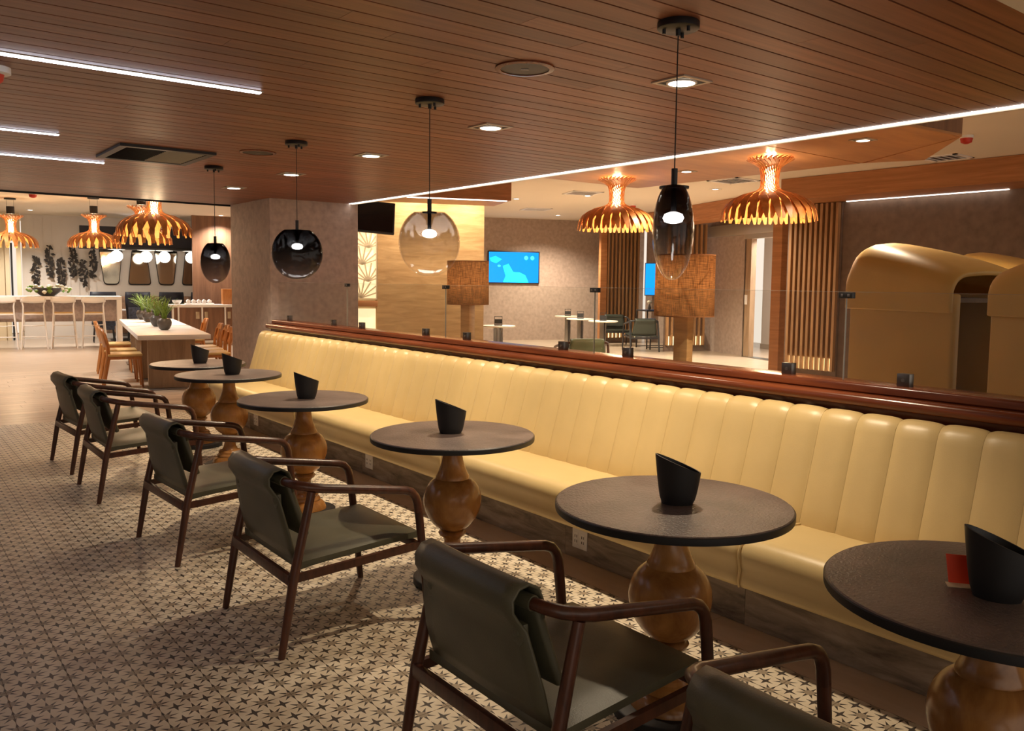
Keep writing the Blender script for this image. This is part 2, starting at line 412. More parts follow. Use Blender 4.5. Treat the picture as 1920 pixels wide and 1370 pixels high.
# plinth under the seat, in boards
plinth = struct(part('baseboard_banquette', MB().box(3.03, 3.06, -1.4, 8.74, 0, .255), 'plank_gap', smooth=False))
yb = -1.4
while yb < 8.7:
    part('plinth_board', MB().box(3.02, 3.032, yb+.001, min(yb+1.2, 8.74)-.001, .002, .256), 'kick_wood', plinth, smooth=False); yb += 1.2
# mahogany rail
rail = thing('wooden_rail', 'polished mahogany rail running along the top of the banquette', 'rail', (0, 0, 0))
def arc(cx, cz, r, a0, a1, n=5): return [(cx+r*cos(radians(a0+(a1-a0)*i/n)), cz+r*sin(radians(a0+(a1-a0)*i/n))) for i in range(n+1)]
part('cap', MB().ext([(3.66, 1.035), (3.66, 1.068)] + arc(3.478, 1.060, .012, 90, 180, 3)[0:] + [(3.466, 1.038), (3.475, 1.030)], 'y', -1.5, 8.73), 'rail_wood', rail)
part('bead', MB().ext([(3.49, 1.03), (3.435, 1.032)] + arc(3.425, 1.005, .027, 100, 260, 8) + [(3.49, .978)], 'y', -1.5, 8.74), 'rail_wood', rail)
part('apron', MB().ext([(3.50, .98), (3.474, .98), (3.472, .90), (3.50, .90)], 'y', -1.5, 8.74), 'rail_wood', rail)

# lounge walls (turned 21 degrees in plan)
def slab(name, p, direc, s0, s1, z0, z1, th, mat):
    """wall slab whose visible face starts at p and runs along direc; thickness goes away from the viewer"""
    n = Vector((-direc.y, direc.x, 0)); n = n if n.dot(Vector((p[0], p[1], 0))) > 0 else -n
    p = Vector((p[0], p[1], 0)); b0, b1 = p+direc*s0, p+direc*s1
    mb = MB().ext([(b0.x, b0.y), (b1.x, b1.y), (b1.x+n.x*th, b1.y+n.y*th), (b0.x+n.x*th, b0.y+n.y*th)], 'z', z0, z1)
    return struct(part(name, mb, mat, smooth=False))
TVP = (13.3, 17.3)
slab('wall_tv', TVP, e1, -4, 3.8, 0, 3.16, .15, 'wallpaper')
slab('wall_oak', (7.78, 10.81), e1, -1.69, 0, 0, 3.16, .45, 'oak_panel')
slab('wall_oak_return', (7.78, 10.81), e1, -3.0, -2.06, 0, 3.16, .3, 'concrete')
slab('wall_niche', (7.78+e2.x*.15, 10.81+e2.y*.15), e1, -2.1, -1.6, 0, 3.16, .1, 'cream')
slab('wall_sliding', (15.2, 12.2), e2, -1.42, 3.5, 0, 3.16, .15, 'wallpaper')
slab('wall_sliding_top', (15.2, 12.2), e2, -3.2, -1.42, 2.48, 3.16, .15, 'wallpaper')
slab('wall_passage', (15.2+e1.x*1.6, 12.2+e1.y*1.6), e2, -4.5, .5, 0, 3.0, .1, 'white_paint')
slab('baseboard_passage', (15.2+e1.x*1.58, 12.2+e1.y*1.58), e2, -4.5, .5, 0, .12, .02, 'frame_metal')
slab('wall_right', (12.25, 0), Vector((0, 1, 0)), -2.5, 8.3, 0, 3.16, .15, 'wall_dark')
struct(part('wall_right_end', MB().box(12.25, 15.5, 8.3, 8.45, 0, 3.16), 'wall_dark', smooth=False))
# dropped oak beams
struct(part('trim_3', MB().box(11.4, 12.24, -2.5, 7.9, 2.83, 3.155), 'oak_beam', smooth=False))
b0 = Vector((14.46, 13.55, 0)) + e2*1.2; b1 = b0 - e2*6.3
struct(part('trim_4', MB().ext([(b0.x, b0.y), (b1.x, b1.y), (b1.x+e1.x*.55, b1.y+e1.y*.55), (b0.x+e1.x*.55, b0.y+e1.y*.55)], 'z', 2.82, 3.155), 'oak_beam', smooth=False))
struct(part('wall_pillar', MB().box(11.36, 11.52, 7.82, 7.99, 0, 2.83), 'oak_beam', smooth=False))
t = thing('cove_light', 'thin white light line under the oak beam above the dark wall', 'light strip', (12.2, 0, 2.82))
part('diffuser', MB().box(-.02, .02, 4.9, 7.25, 0, .01), 'led', t, smooth=False)
# faceted oak soffit carrying the chandeliers
sof = struct(part('ceiling_soffit', MB().ext([(4.5, 7.8), (8.05, 7.76), (8.07, 4.66), (8.31, 4.13), (7.25, 3.3), (6.5, 3.35), (4.5, 3.5)], 'z', 2.772, 3.155), 'dark_panel', smooth=False))
def panel(pts): part('soffit_panel', MB().ext(pts, 'z', 2.75, 2.772), 'soffit_oak', sof, smooth=False)
panel([(4.5, 7.8), (8.05, 7.76), (8.065, 4.67), (6.72, 4.64), (4.5, 4.72)])
panel([(4.5, 4.70), (6.72, 4.62), (8.05, 4.65), (7.25, 3.32), (6.5, 3.35), (4.5, 3.5)])
panel([(8.075, 4.63), (8.31, 4.13), (7.27, 3.33)])
for a, c in (((8.055, 7.76), (8.075, 4.66)), ((8.075, 4.66), (8.315, 4.13)), ((8.315, 4.13), (7.25, 3.3)), ((7.25, 3.3), (4.5, 3.5)), ((4.5, 7.81), (8.055, 7.77))):
    dx, dy = c[0]-a[0], c[1]-a[1]; L = sqrt(dx*dx+dy*dy); nx, ny = dy/L*.012, -dx/L*.012
    part('fascia_board', MB().ext([a, c, (c[0]+nx, c[1]+ny), (a[0]+nx, a[1]+ny)], 'z', 2.752, 3.15), 'soffit_oak', sof, smooth=False)
# oak box over the niche with light slot below
bl = struct(part('trim_5', MB().ext([(5.72-1.5*e1.x, 9.6-1.5*e1.y), (7.06, 9.18), (7.06+.9*e2.x, 9.18+.9*e2.y), (5.72-1.5*e1.x+.9*e2.x, 9.6-1.5*e1.y+.9*e2.y)], 'z', 2.62, 3.155), 'oak_beam', smooth=False))
t = thing('slot_light', 'white light slot under the oak box above the pale oak wall', 'light strip', (6.3, 9.44, 2.61), A1)
part('diffuser', MB().box(-1.2, .75, .05, .09, 0, .012), 'led', t, smooth=False)
# dining end: far wall, side wall with doors, wood panel
WL = (4.8, 22.87)
slab('wall_far', WL, g1, -1.80, 6, 0, 3.0, .15, 'white_paint')
for k in range(8):        # vertical wall boards
    s = -1.72+k*.19
    p = Vector((WL[0], WL[1], 0))+g1*s-g2*.012
    part('wall_board', MB().box(0, .182, 0, .012, .9, 3.0), 'white_paint', bpy.data.objects['wall_far'], (p.x, p.y, 0), A2, smooth=False)
dr = struct(obj('door_1', None, None, (WL[0]-2.95*g1.x-.35*g2.x, WL[1]-2.95*g1.y-.35*g2.y, 0), A2))
part('leaf', MB().box(0, .55, .02, .06, 0, 2.35), 'tan_pad', dr, smooth=False)
for x_ in (.55, .82, 1.05): part('door_post', MB().box(x_, x_+.09, 0, .1, 0, 2.9), 'cream', dr, smooth=False)
part('side_light', MB().box(.64, .82, .04, .06, 0, 2.9), 'cream', dr, smooth=False)
part('door_edge', MB().box(.93, .97, .02, .06, 0, 2.3), 'black', dr, smooth=False)
part('header', MB().box(-1.5, 1.14, .05, .12, 2.35, 3.0), 'cream', dr, smooth=False)
slab('wall_far_left', (WL[0]-2.95*g1.x, WL[1]-2.95*g1.y), g1, -4, 0, 0, 3.0, .1, 'white_paint')
slab('wall_wood', (6.18, 20.4), g1, 0, 2.2, 0, 3.0, .12, 'dark_panel')
struct(part('wall_left', MB().box(-2.9, -2.8, -2.6, 26, 0, 3.0), 'white_paint', smooth=False))

# ================================================================== CEILING FITTINGS
def downlight(label, x, y, z, group, size=.185, energy=0, angle=120, col=WARM, lens='lens', fm='frame_metal'):
    t = thing('downlight', label, 'ceiling light', (x, y, z), 0, group); h = size/2
    fr = MB().box(-h, h, -h, -h+.018, -.006, 0).box(-h, h, h-.018, h, -.006, 0).box(-h, -h+.018, -h+.018, h-.018, -.006, 0).box(h-.018, h, -h+.018, h-.018, -.006, 0)
    part('frame', fr, fm, t, smooth=False)
    part('recess', MB().box(-h+.018, h-.018, -h+.018, h-.018, -.002, 0), 'black', t, smooth=False)
    part('ring', MB().lathe([(.36*size, -.003), (.36*size, -.009), (.31*size, -.010), (.31*size, -.003)], n=24), 'white', t)
    part('lens', MB().lathe([(.31*size, -.003), (.31*size, -.008), (.22*size, -.009)], n=24), lens, t)
    if energy: lamp('downlight_beam', 'SPOT', (0, 0, -.03), energy, col, t, .03, angle, .8)
    return t
names = ['beyond the tall narrow pendant', 'above the round glass pendant table', 'between the two round pendants', 'near the darkest round pendant', 'farthest along, beside the column']
for k, y in enumerate((2.48, 3.88, 5.29, 6.67, 8.03)):
    downlight('square recessed downlight in plank ceiling, ' + names[k], 2.83, y, ZC, 'downlights in the plank ceiling', energy=E_DOWN, angle=100)
def speaker(label, x, y):
    t = thing('ceiling_speaker', label, 'speaker', (x, y, ZC), 0, 'round ceiling speakers')
    part('rim', MB().lathe([(.122, 0), (.122, -.006), (.10, -.008), (.10, 0)], n=40), 'rail_wood', t)
    part('grille', MB().lathe([(.10, 0), (.10, -.005), (.02, -.0055)], n=40), 'black', t)
    part('badge', MB().box(-.016, .016, -.003, .003, -.008, -.0055), 'steel', t, smooth=False, rz=YAW*-1)
speaker('round dark ceiling speaker above the middle of the tables', 2.17, 2.74)
speaker('round dark ceiling speaker beside the black air vent', 2.18, 5.70)
t = thing('air_vent', 'black rectangular air grille set in the plank ceiling', 'vent', (1.66, 6.28, ZC))
part('frame', MB().box(-.31, .31, -.36, -.31, -.018, 0).box(-.31, .31, .31, .36, -.018, 0).box(-.31, -.26, -.31, .31, -.018, 0).box(.26, .31, -.31, .31, -.018, 0), 'black', t, smooth=False)
part('throat', MB().box(-.26, .26, -.31, .31, -.003, 0), 'black', t, smooth=False)
for k in range(14):
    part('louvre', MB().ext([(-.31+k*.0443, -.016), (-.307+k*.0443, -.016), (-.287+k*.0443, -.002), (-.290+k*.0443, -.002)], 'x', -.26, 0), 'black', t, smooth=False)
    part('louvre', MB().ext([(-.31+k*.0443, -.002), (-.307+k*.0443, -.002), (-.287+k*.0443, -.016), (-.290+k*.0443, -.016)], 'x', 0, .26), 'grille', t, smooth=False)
for k, (x1, y, lab) in enumerate(((1.50, 3.885, 'longest white LED strip in the plank ceiling'), (.98, 5.83, 'short middle LED strip in the plank ceiling'), (1.48, 7.01, 'far LED strip in the plank ceiling beside the air vent'))):
    t = thing('led_strip', lab, 'light strip', (0, y, ZC), 0, 'LED strips in the plank ceiling')
    part('channel', MB().box(-2.2, x1+.01, -.022, .022, -.004, 0), 'frame_metal', t, smooth=False)
    part('diffuser', MB().box(-2.2, x1, -.014, .014, -.009, -.004), 'led_cool', t, smooth=False)
t = thing('strobe_detector', 'white and red alarm detector at the left edge of the plank ceiling', 'detector', (.47, 4.17, ZC))
part('base', MB().lathe([(.06, 0), (.06, -.025), (.05, -.03)], n=24), 'white', t); part('beacon', MB().lathe([(.035, -.03), (.03, -.055), (.015, -.07)], n=20), 'red', t)
# lounge ceiling fittings
for k, (x, y, z, lab) in enumerate(((10.27, 13.19, 3.16, 'left of the television'), (13.47, 15.64, 3.16, 'above the television wall'), (11.73, 9.45, 3.16, 'over the sliding door'), (10.9, 11.8, 3.16, 'behind the farther wooden chandelier'), (6.55, 10.75, 3.16, 'washing the pale oak wall, hidden by the oak box'), (7.35, 10.45, 3.16, 'washing the right half of the pale oak wall'))):  # last two entries are extra lamps, added only to brighten the oak wall
    downlight('small square lounge downlight ' + lab, x, y, z, 'lounge downlights', .16, E_BACK*(.24 if 'washing' in lab else 1), 140, (1, .86, .66), 'lens_small', 'white')
for x, y, lab in ((7.24, 6.24, 'between the two lounge chandeliers'), (6.79, 3.91, 'beside the dark wedge of the oak soffit')):
    downlight('square downlight in the oak soffit ' + lab, x, y, 2.75, 'soffit downlights', .17, E_BACK*.5, 120, WARM, 'lens_small')
def vent(label, x, y, z, rz, s=.6):
    t = thing('ceiling_vent', label, 'vent', (x, y, z), rz, 'white ceiling vents')
    part('frame', MB().box(-s/2, s/2, -s/2, -s/2+.05, -.012, 0).box(-s/2, s/2, s/2-.05, s/2, -.012, 0).box(-s/2, -s/2+.05, -s/2, s/2, -.012, 0).box(s/2-.05, s/2, -s/2, s/2, -.012, 0), 'white', t, smooth=False)
    part('throat', MB().box(-s/2+.05, s/2-.05, -s/2+.05, s/2-.05, -.004, 0), 'black', t, smooth=False)
    for k in range(5): part('louvre', MB().box(-s/2+.05, s/2-.05, -s/2+.09+k*.1, -s/2+.10+k*.1, -.014, -.002), 'white', t, smooth=False)
vent('white square vent above the television', 12.06, 14.76, 3.16, A1)
vent('white square vent behind the farther lounge chandelier', 10.5, 11.5, 3.16, A1)
vent('white square vent beside the oak beam over the yellow chairs', 11.0, 5.2, 3.16, 0, .5)
vent('white square vent left of the oak beam end', 11.0, 8.5, 3.16, 0)
def detector(label, x, y, z):
    t = thing('smoke_detector', label, 'detector', (x, y, z), 0, 'red smoke detectors')
    part('base', MB().lathe([(.07, 0), (.07, -.03)], n=20), 'white', t); part('beacon', MB().lathe([(.065, -.03), (.055, -.075), (.02, -.09)], n=20), 'red', t)
detector('red detector on the lounge ceiling beside the farther chandelier', 12.77, 12.43, 3.16)
detector('red detector on the tan ceiling beside the oak soffit corner', 9.6, 4.32, 3.16)
detector('red detector on the dining ceiling near the leftmost chandelier', 2.45, 17.2, 3.0)

# ================================================================== BANQUETTE
chan = MB(); prof = [(3.21, .40), (3.203, .46), (3.225, .54), (3.255, .64), (3.285, .74), (3.312, .83), (3.327, .885), (3.342, .922), (3.366, .947), (3.395, .956), (3.425, .950), (3.45, .93), (3.455, .90)]
CW = 2.24/13
rows = []
for i, (x, z) in enumerate(prof):
    rowp = []
    for j in range(9):
        t_ = -1+2*j/8; bul = .011*(1-abs(t_)**4) - .008
        a = prof[max(i-1, 0)]; c = prof[min(i+1, len(prof)-1)]
        tx, tz = c[0]-a[0], c[1]-a[1]; L = sqrt(tx*tx+tz*tz); nx, nz = -tz/L, tx/L
        rowp.append((x+nx*bul, t_*(CW/2-.0004), z+nz*bul))
    rows.append(rowp)
chan.grid(rows)
chan_me = chan.mesh('back_channel', 'leather', angle=80)
SEC = [(-.17, 2.07), (2.07, 4.31), (4.31, 6.55), (6.55, 8.74)]
seat_prof = [(3.30, .44), (3.26, .452)] + [(3.12, .462), (2.93, .466)] + arc(2.850, .398, .068, 85, 185, 7) + [(2.786, .365), (2.794, .338), (2.789, .31), (2.784, .285), (2.792, .266), (2.82, .258), (3.30, .258)]
labs = ['nearest the camera, behind the table with the red card', 'behind the two nearest whole tables', 'behind the table under the round pendants', 'at the far end against the grey column']
for k, (y0, y1) in enumerate(SEC):
    t = thing('banquette', 'cream leather channel-backed banquette section ' + labs[k], 'bench', (0, (y0+y1)/2, 0), 0, 'sections of the cream banquette')
    h = (y1-y0)/2
    rows = []
    ys = [-h+.001, -h+.006, -h+.016] + [-h+.03+(2*h-.06)*i/10 for i in range(11)] + [h-.016, h-.006, h-.001]
    for y in ys:
        e = h-abs(y); sh = .012*max(0, 1-e/.02)**2
        cx_, cz_ = 3.08, .33
        rows.append([(x+(sh if x < 2.9 else 0), y, z-(sh if z > .43 else 0)) for x, z in seat_prof])
    sm = MB().grid(rows, closed=True); n_ = len(seat_prof); L_ = len(sm.v)
    sm.f += [tuple(range(n_)), tuple(range(L_-n_, L_))[::-1]]
    part('seat', sm, 'leather', t, angle=70)
    h2 = h-.012
    part('seat_piping', MB().tube([(x-.003 if x < 2.9 else x, h-.006, z+(.003 if z > .43 else 0)) for x, z in seat_prof[1:-2]], .005, 6), 'leather', t)
    for j in range(13):
        obj('back_channel', chan_me, t, (0, -h+(j+.5)*CW, 0))
    part('back_board', MB().box(3.456, 3.47, -h, h, .38, .895), 'leather', t, smooth=False)
    for s_ in ((-1, 1) if k == 3 else (-1,)):
        part('back_side', MB().ext([(p[0]+.006, p[1]-.004) for p in prof] + [(3.46, .38)], 'y', s_*h-(.004 if s_ > 0 else 0), s_*h+(.004 if s_ < 0 else 0)), 'leather', t)
# outlets in the plinth
for y, lab in ((3.278, 'white power outlet in the plinth below the nearest whole tables'), (5.68, 'white power outlet in the plinth between the two middle tables'), (8.03, 'farthest white power outlet in the plinth near the column')):
    t = thing('power_outlet', lab, 'outlet', (3.02, y, .118), 0, 'plinth outlets')
    part('plate', MB().box(-.007, 0, -.058, .058, -.056, .056), 'white', t, bevel=.003)
    for dy in (-.027, .027):
        s_ = part('socket', MB().box(-.0085, -.007, dy-.017, dy+.017, -.034, .034), 'white', t, smooth=False)
        part('slot', MB().box(-.0092, -.0085, dy-.009, dy-.005, .004, .018).box(-.0092, -.0085, dy+.005, dy+.009, .004, .018).box(-.0092, -.0085, dy-.009, dy-.005, -.024, -.010).box(-.0092, -.0085, dy+.005, dy+.009, -.024, -.010), 'black', s_, smooth=False)

# glass partition on the rail
pane_lab = ['at the far end against the column', 'second from the column', 'in front of the pale oak wall', 'in front of the lounge chairs', 'in front of the yellow chairs', 'nearest the camera at the right edge']
ys = [8.745, 7.113, 5.44, 3.765, 2.092, .42, -1.25]
for k in range(5):
    y1, y0 = ys[k], ys[k+1]
    t = thing('glass_screen', 'clear glass screen panel on the mahogany rail, ' + pane_lab[k], 'glass panel', (3.555, (y0+y1)/2, 1.068), 0, 'glass screen panels')
    h = (y1-y0)/2
    part('pane', MB().box(-.005, .005, -h+.002, h-.002, .004, .407), 'pane_glass', t, smooth=False)
    part('pane_edge', MB().box(-.005, .005, -h+.002, h-.002, .4072, .4085).box(-.005, .005, -h+.0005, -h+.002, .004, .407), 'grille', t, smooth=False)
    for s_ in (-1, 1):
        c = part('clamp', MB().box(-.02, .02, -.028, .028, 0, .058), 'clamp_metal', t, (0, s_*(h-.29), 0), bevel=.002)
        part('screw', MB().lathe([(.008, -.0225), (.008, -.0195)], n=12), 'steel', c).matrix_local = Matrix.Translation((0, 0, .03)) @ Matrix.Rotation(radians(90), 4, 'Y')
    if k < 4:
        c = part('connector', MB().box(-.014, .014, -.034, .034, -.014, .014), 'black', t, (0, -h, .392), bevel=.002)
        for s_ in (-1, 1):
            part('screw', MB().box(-.0165, -.014, s_*.016-.006, s_*.016+.006, -.006, .006), 'steel', c, bevel=.002)

# ================================================================== PEDESTAL TABLES
def make_table():
    t = thing('pedestal_table', '', 'table', (0, 0, 0), 0, 'round pedestal tables')
    part('tabletop', MB().lathe([(.385, .722), (.400, .724), (.405, .730), (.405, .745), (.400, .750), (.2, .7505), (.05, .7505)], n=72), 'table_top', t)
    part('edge_band', MB().lathe([(.380, .7215), (.4055, .7225), (.4065, .728), (.4065, .744), (.404, .747)], n=72, caps=False), 'black', t)
    part('collar', MB().lathe([(.066, .708), (.068, .722)], n=32), 'black', t)
    part('neck', MB().lathe([(.062, .72), (.058, .71), (.049, .69), (.047, .66), (.052, .62), (.062, .585), (.074, .555), (.083, .538), (.084, .528)], n=40), 'pedestal_wood', t)
    part('bulb', MB().lathe([(.078, .530), (.092, .524), (.112, .508), (.130, .483), (.141, .455), (.145, .425), (.143, .395), (.135, .362), (.121, .332), (.103, .306), (.083, .286), (.062, .272), (.050, .266)], n=48), 'pedestal_wood', t)
    part('bead', MB().lathe([(.048, .270), (.064, .262), (.070, .252), (.064, .240), (.050, .232), (.042, .218), (.041, .200), (.046, .175), (.058, .150), (.066, .140)], n=40), 'pedestal_wood', t)
    part('ring', MB().lathe([(.062, .145), (.080, .140), (.088, .128), (.086, .116), (.094, .110), (.100, .100), (.098, .088)], n=40), 'pedestal_wood', t)
    part('foot', MB().lathe([(.092, .092), (.108, .086), (.126, .068), (.135, .048), (.137, .036)], n=40), 'pedestal_wood', t)
    part('base_plate', MB().lathe([(.190, 0), (.194, .004), (.194, .032), (.188, .036), (.10, .037)], n=48), 'black', t)
    return t
tab = make_table()
TABS = [(2.205, .86, 'round dark pedestal table with the red card, cut by the right edge'), (2.18, 1.90, 'round dark pedestal table nearest the camera that shows its whole top'), (2.28, 3.42, 'round dark pedestal table under the clear round pendant'),
        (2.19, 5.00, 'round dark pedestal table under the smoky round pendant'), (2.27, 6.62, 'round dark pedestal table second from the column'), (2.34, 7.62, 'farthest round dark pedestal table beside the grey column')]
tab.location = (*TABS[0][:2], 0); tab['label'] = TABS[0][2]
for k, (x, y, l) in enumerate(TABS[1:]): dup(tab, (x, y, 0), .7*(k+1), l)

# black curved menu holders
def make_holder():
    t = thing('menu_holder', '', 'menu holder', (0, 0, 0), 0, 'black menu holders')
    n = 32; rows_o, rows_i = [], []
    for k in range(9):
        f_ = k/8
        ro, ri_ = [], []
        for i in range(n):
            a = 2*pi*i/n
            top = .140 + .030*cos(a+pi) - .006*sin(a)
            z = f_*top; s_ = 1+.50*(f_**.6)
            rx, ry = .052*s_, .040*s_
            ro.append((rx*cos(a), ry*sin(a), z)); ri_.append(((rx-.004)*cos(a), (ry-.004)*sin(a), max(z, .006)))
        rows_o.append(ro); rows_i.append(ri_)
    part('shell', MB().grid(rows_o + rows_i[::-1], closed=True), 'holder_black', t, angle=50)
    part('bottom', MB().lathe([(.053, 0), (.055, .006)], n=32, sx=1, sy=.76), 'holder_black', t)
    return t
hold = make_holder()
HP = [(2.145, .835, 'black curved menu holder beside the red card'), (2.18, 1.88, 'black curved menu holder on the nearest whole table'), (2.28, 3.44, 'black curved menu holder on the table under the clear round pendant'),
      (2.20, 4.98, 'black curved menu holder on the table under the smoky round pendant'), (2.28, 6.57, 'black curved menu holder on the second table from the column'), (2.35, 7.60, 'black curved menu holder on the farthest table')]
for k, (x, y, l) in enumerate(HP):
    a = -atan2(x, y)
    if k == 0: hold.location = (x, y, .7506); hold.rotation_euler = (0, 0, a); hold['label'] = l
    else: dup(hold, (x, y, .7506), a, l)
t = thing('red_card', 'small red folded card standing beside the black menu holder', 'card', (2.165, .935, .7506), -.95)
part('front', MB().ext([(-.022, 0), (.03, 0), (.038, .075), (-.032, .075)], 'y', 0, .002), 'red_card', t, smooth=False)
part('base', MB().box(-.03, .03, -.03, .002, 0, .002), 'cream', t, smooth=False)

# ================================================================== ARMCHAIRS
def make_armchair(ole='olive', wd='chair_wood'):
    t = thing('armchair', '', 'chair', (0, 0, 0), 0, 'olive sling armchairs')
    for s in (-1, 1):
        part('leg', MB().tube([(-.35, s*.325, 0), (-.345, s*.325, .03), (-.295, s*.325, .32), (-.215, s*.322, .655)], [.0145, .0155, .020, .017], 10), wd, t)
        fl = [(.335, s*.325, 0), (.333, s*.325, .02), (.305, s*.325, .30), (.282, s*.325, .50)]
        part('leg', MB().tube(fl, [.0145, .0155, .018, .0185], 10), wd, t)
        arm = [(.282, s*.325, .495), (.277, s*.325, .535), (.266, s*.325, .566), (.246, s*.325, .588), (.215, s*.325, .600), (.17, s*.325, .6075), (0, s*.325, .635), (-.17, s*.324, .662), (-.215, s*.320, .672), (-.255, s*.303, .681), (-.283, s*.270, .688), (-.294, s*.235, .691)]
        part('arm', MB().tube(arm, [.0185]*5+[.0185, .0190, .0195, .0195, .019, .018, .017], 12), wd, t)
        part('side_rail', MB().ext([(-.30, .298), (-.302, .330), (.300, .362), (.302, .330)], 'y', s*.325-.010, s*.325+.010), wd, t)
    part('back_rail', MB().tube([(-.293, -.236, .691), (-.304, -.12, .694), (-.308, 0, .695), (-.304, .12, .694), (-.293, .236, .691)], .021, 12), ole, t)
    part('cross_rail', MB().box(-.318, -.296, -.316, .316, .288, .332), wd, t, bevel=.003)
    part('cross_rail', MB().box(.285, .305, -.316, .316, .318, .352), wd, t, bevel=.003)
    # back panel: leather folded over the rail, hanging to the seat
    rows = []
    path = [(-.258, .640), (-.262, .690), (-.276, .722), (-.304, .737), (-.334, .731), (-.352, .707), (-.351, .678), (-.334, .652), (-.316, .626), (-.307, .580), (-.297, .530), (-.284, .470), (-.270, .415), (-.256, .372)]
    for i, (x, z) in enumerate(path):
        w_ = .232 + .046*min(1, max(0, (i-7)/4)); r_ = []
        for j in range(11):
            q = -1+2*j/10
            bow = -.014*(1-q*q) if i > 1 else -.010*(1-q*q)
            r_.append((x+bow, q*w_, z+.004*(1-q*q)))
        rows.append(r_)
    inner = [[(p[0]+.006, p[1], p[2]+.001) for p in r_] for r_ in rows]
    mb = MB().grid(rows)
    pm = mb.mesh('backrest', ole, angle=70)
    bk = obj('backrest', pm, t)
    md = bk.modifiers.new('thick', 'SOLIDIFY'); md.thickness = .008; md.offset = 1
    # inner cushion of the back
    rows = []
    for i in range(9):
        f_ = i/8; x = -.272+.068*f_; z = .690-.235*f_
        rows.append([(x-.012*(1-(-1+2*j/10)**2), (-1+2*j/10)*(.222+.03*f_), z) for j in range(11)])
    ic = obj('back_cushion', MB().grid(rows).mesh('back_cushion', ole, angle=70), t)
    md = ic.modifiers.new('thick', 'SOLIDIFY'); md.thickness = .028; md.offset = 0
    bv = ic.modifiers.new('round', 'BEVEL'); bv.width = .010; bv.segments = 2; bv.limit_method = 'ANGLE'
    for s in (-1, 1):
        part('strap', MB().ext([(s*.175, .640), (s*.232, .640), (s*.236, .60), (s*.220, .578), (s*.182, .588)], 'x', -.322, -.306), ole, bk, bevel=.002)
        st = part('stud', MB().lathe([(.012, 0), (.011, .004), (.006, .006)], n=14), ole, bk); st.matrix_local = Matrix.Translation((-.323, s*.205, .612)) @ Matrix.Rotation(radians(-90), 4, 'Y')
    # seat
    rows = []
    n = 13
    for i in range(n):
        f_ = -1+2*i/(n-1)
        r_ = []
        for j in range(13):
            q = -1+2*j/12
            x = .022+f_*.285; y = q*(.292-.012*f_)
            edge = (1-abs(f_)**6)*(1-abs(q)**6)
            z = .368+.026*(f_+1)/2 + .022*edge - .012*(1-q*q)*(1-f_*f_)
            r_.append((x, y, z))
        rows.append(r_)
    bot = [[(p[0], p[1], .338+.026*((p[0]-.022)/.285+1)/2+.006*(1-abs((p[0]-.022)/.285)**6)) for p in r_] for r_ in rows]
    mb = MB().grid(rows); o_ = len(mb.v); mb.grid([list(reversed(r_)) for r_ in bot])
    bd = [(0, j) for j in range(13)] + [(i, 12) for i in range(1, 13)] + [(12, j) for j in range(11, -1, -1)] + [(i, 0) for i in range(11, 0, -1)]
    for k in range(len(bd)):
        (i, j), (i2, j2) = bd[k], bd[(k+1) % len(bd)]
        mb.f.append((i*13+j, i2*13+j2, o_+i2*13+12-j2, o_+i*13+12-j))
    part('seat', mb, ole, t, angle=75)
    return t
ch0 = make_armchair()
CH = [(1.60, .80, 'olive leather armchair with walnut arms cut by the bottom right corner'), (1.60, 1.825, 'largest olive leather armchair, its back fully turned to the camera'), (1.60, 3.415, 'olive leather armchair third from the camera, facing the clear round pendant table'),
      (1.57, 4.78, 'olive leather armchair fourth from the camera'), (1.53, 6.335, 'olive leather armchair second from the wood floor'), (1.53, 7.37, 'olive leather armchair farthest from the camera by the wood floor')]
for k, (x, y, l) in enumerate(CH):
    if k == 0: ch0.location = (x, y, 0); ch0['label'] = l
    else: dup(ch0, (x, y, 0), (0, 0, 0, .05, 0, .05)[k], l)

# ================================================================== GLASS PENDANTS
def pendant(label, x, y, w1, w2, ang, glass, z1=1.892, zg=1.831, zb=1.515):
    t = thing('glass_pendant', label, 'pendant light', (x, y, 0), 0, 'blown glass pendants')
    part('canopy', MB().lathe([(.068, ZC), (.070, ZC-.003), (.070, ZC-.022), (.066, ZC-.025)], n=36), 'black', t)
    for a in (0, 120, 240): part('knob', MB().lathe([(.006, ZC-.040), (.006, ZC-.024)], c=(.048*cos(radians(a+25)), .048*sin(radians(a+25)), 0), n=10), 'black', t)
    part('cord_grip', MB().lathe([(.008, ZC-.045), (.009, ZC-.024)], n=12), 'black', t)
    part('cord', MB().lathe([(.0022, z1), (.0022, ZC-.04)], n=8), 'black', t)
    part('stem', MB().lathe([(.0105, zg-.004), (.0105, z1)], n=16), 'black', t)
    part('cap', MB().lathe([(.050, zg-.006), (.050, zg+.001), (.012, zg+.003)], n=32, sx=min(1, w1/.2), sy=min(1, w1/.2)), 'black', t)
    part('inner_stem', MB().lathe([(.0095, zg-.085), (.0095, zg)], n=14), 'black', t)
    h = zg-zb; prof = []
    for i in range(25):
        f_ = i/24; a = pi*(.155+(1-.155)*f_)
        zz = (cos(a)-cos(pi*.155))/(-1-cos(pi*.155)); prof.append((.5*sin(a)**.92 if i < 24 else .004, -zz*h))
    g = part('shade', MB().lathe(prof, n=48, sx=w1, sy=w2, caps=False), glass, t, (0, 0, zg), ang, angle=180)
    inner = part('shade_inner_wall', MB().lathe([(r*.965, z*.985-.003) for r, z in prof], n=48, sx=w1, sy=w2, caps=False), glass, g, angle=180)
    part('bulb', MB().lathe([(.012, zg-.085), (.030, zg-.092), (.036, zg-.105), (.030, zg-.118), (.010, zg-.124)], n=20), 'bulb', t)
def vdir(x, y): return atan2(y, x)       # plan direction from the camera
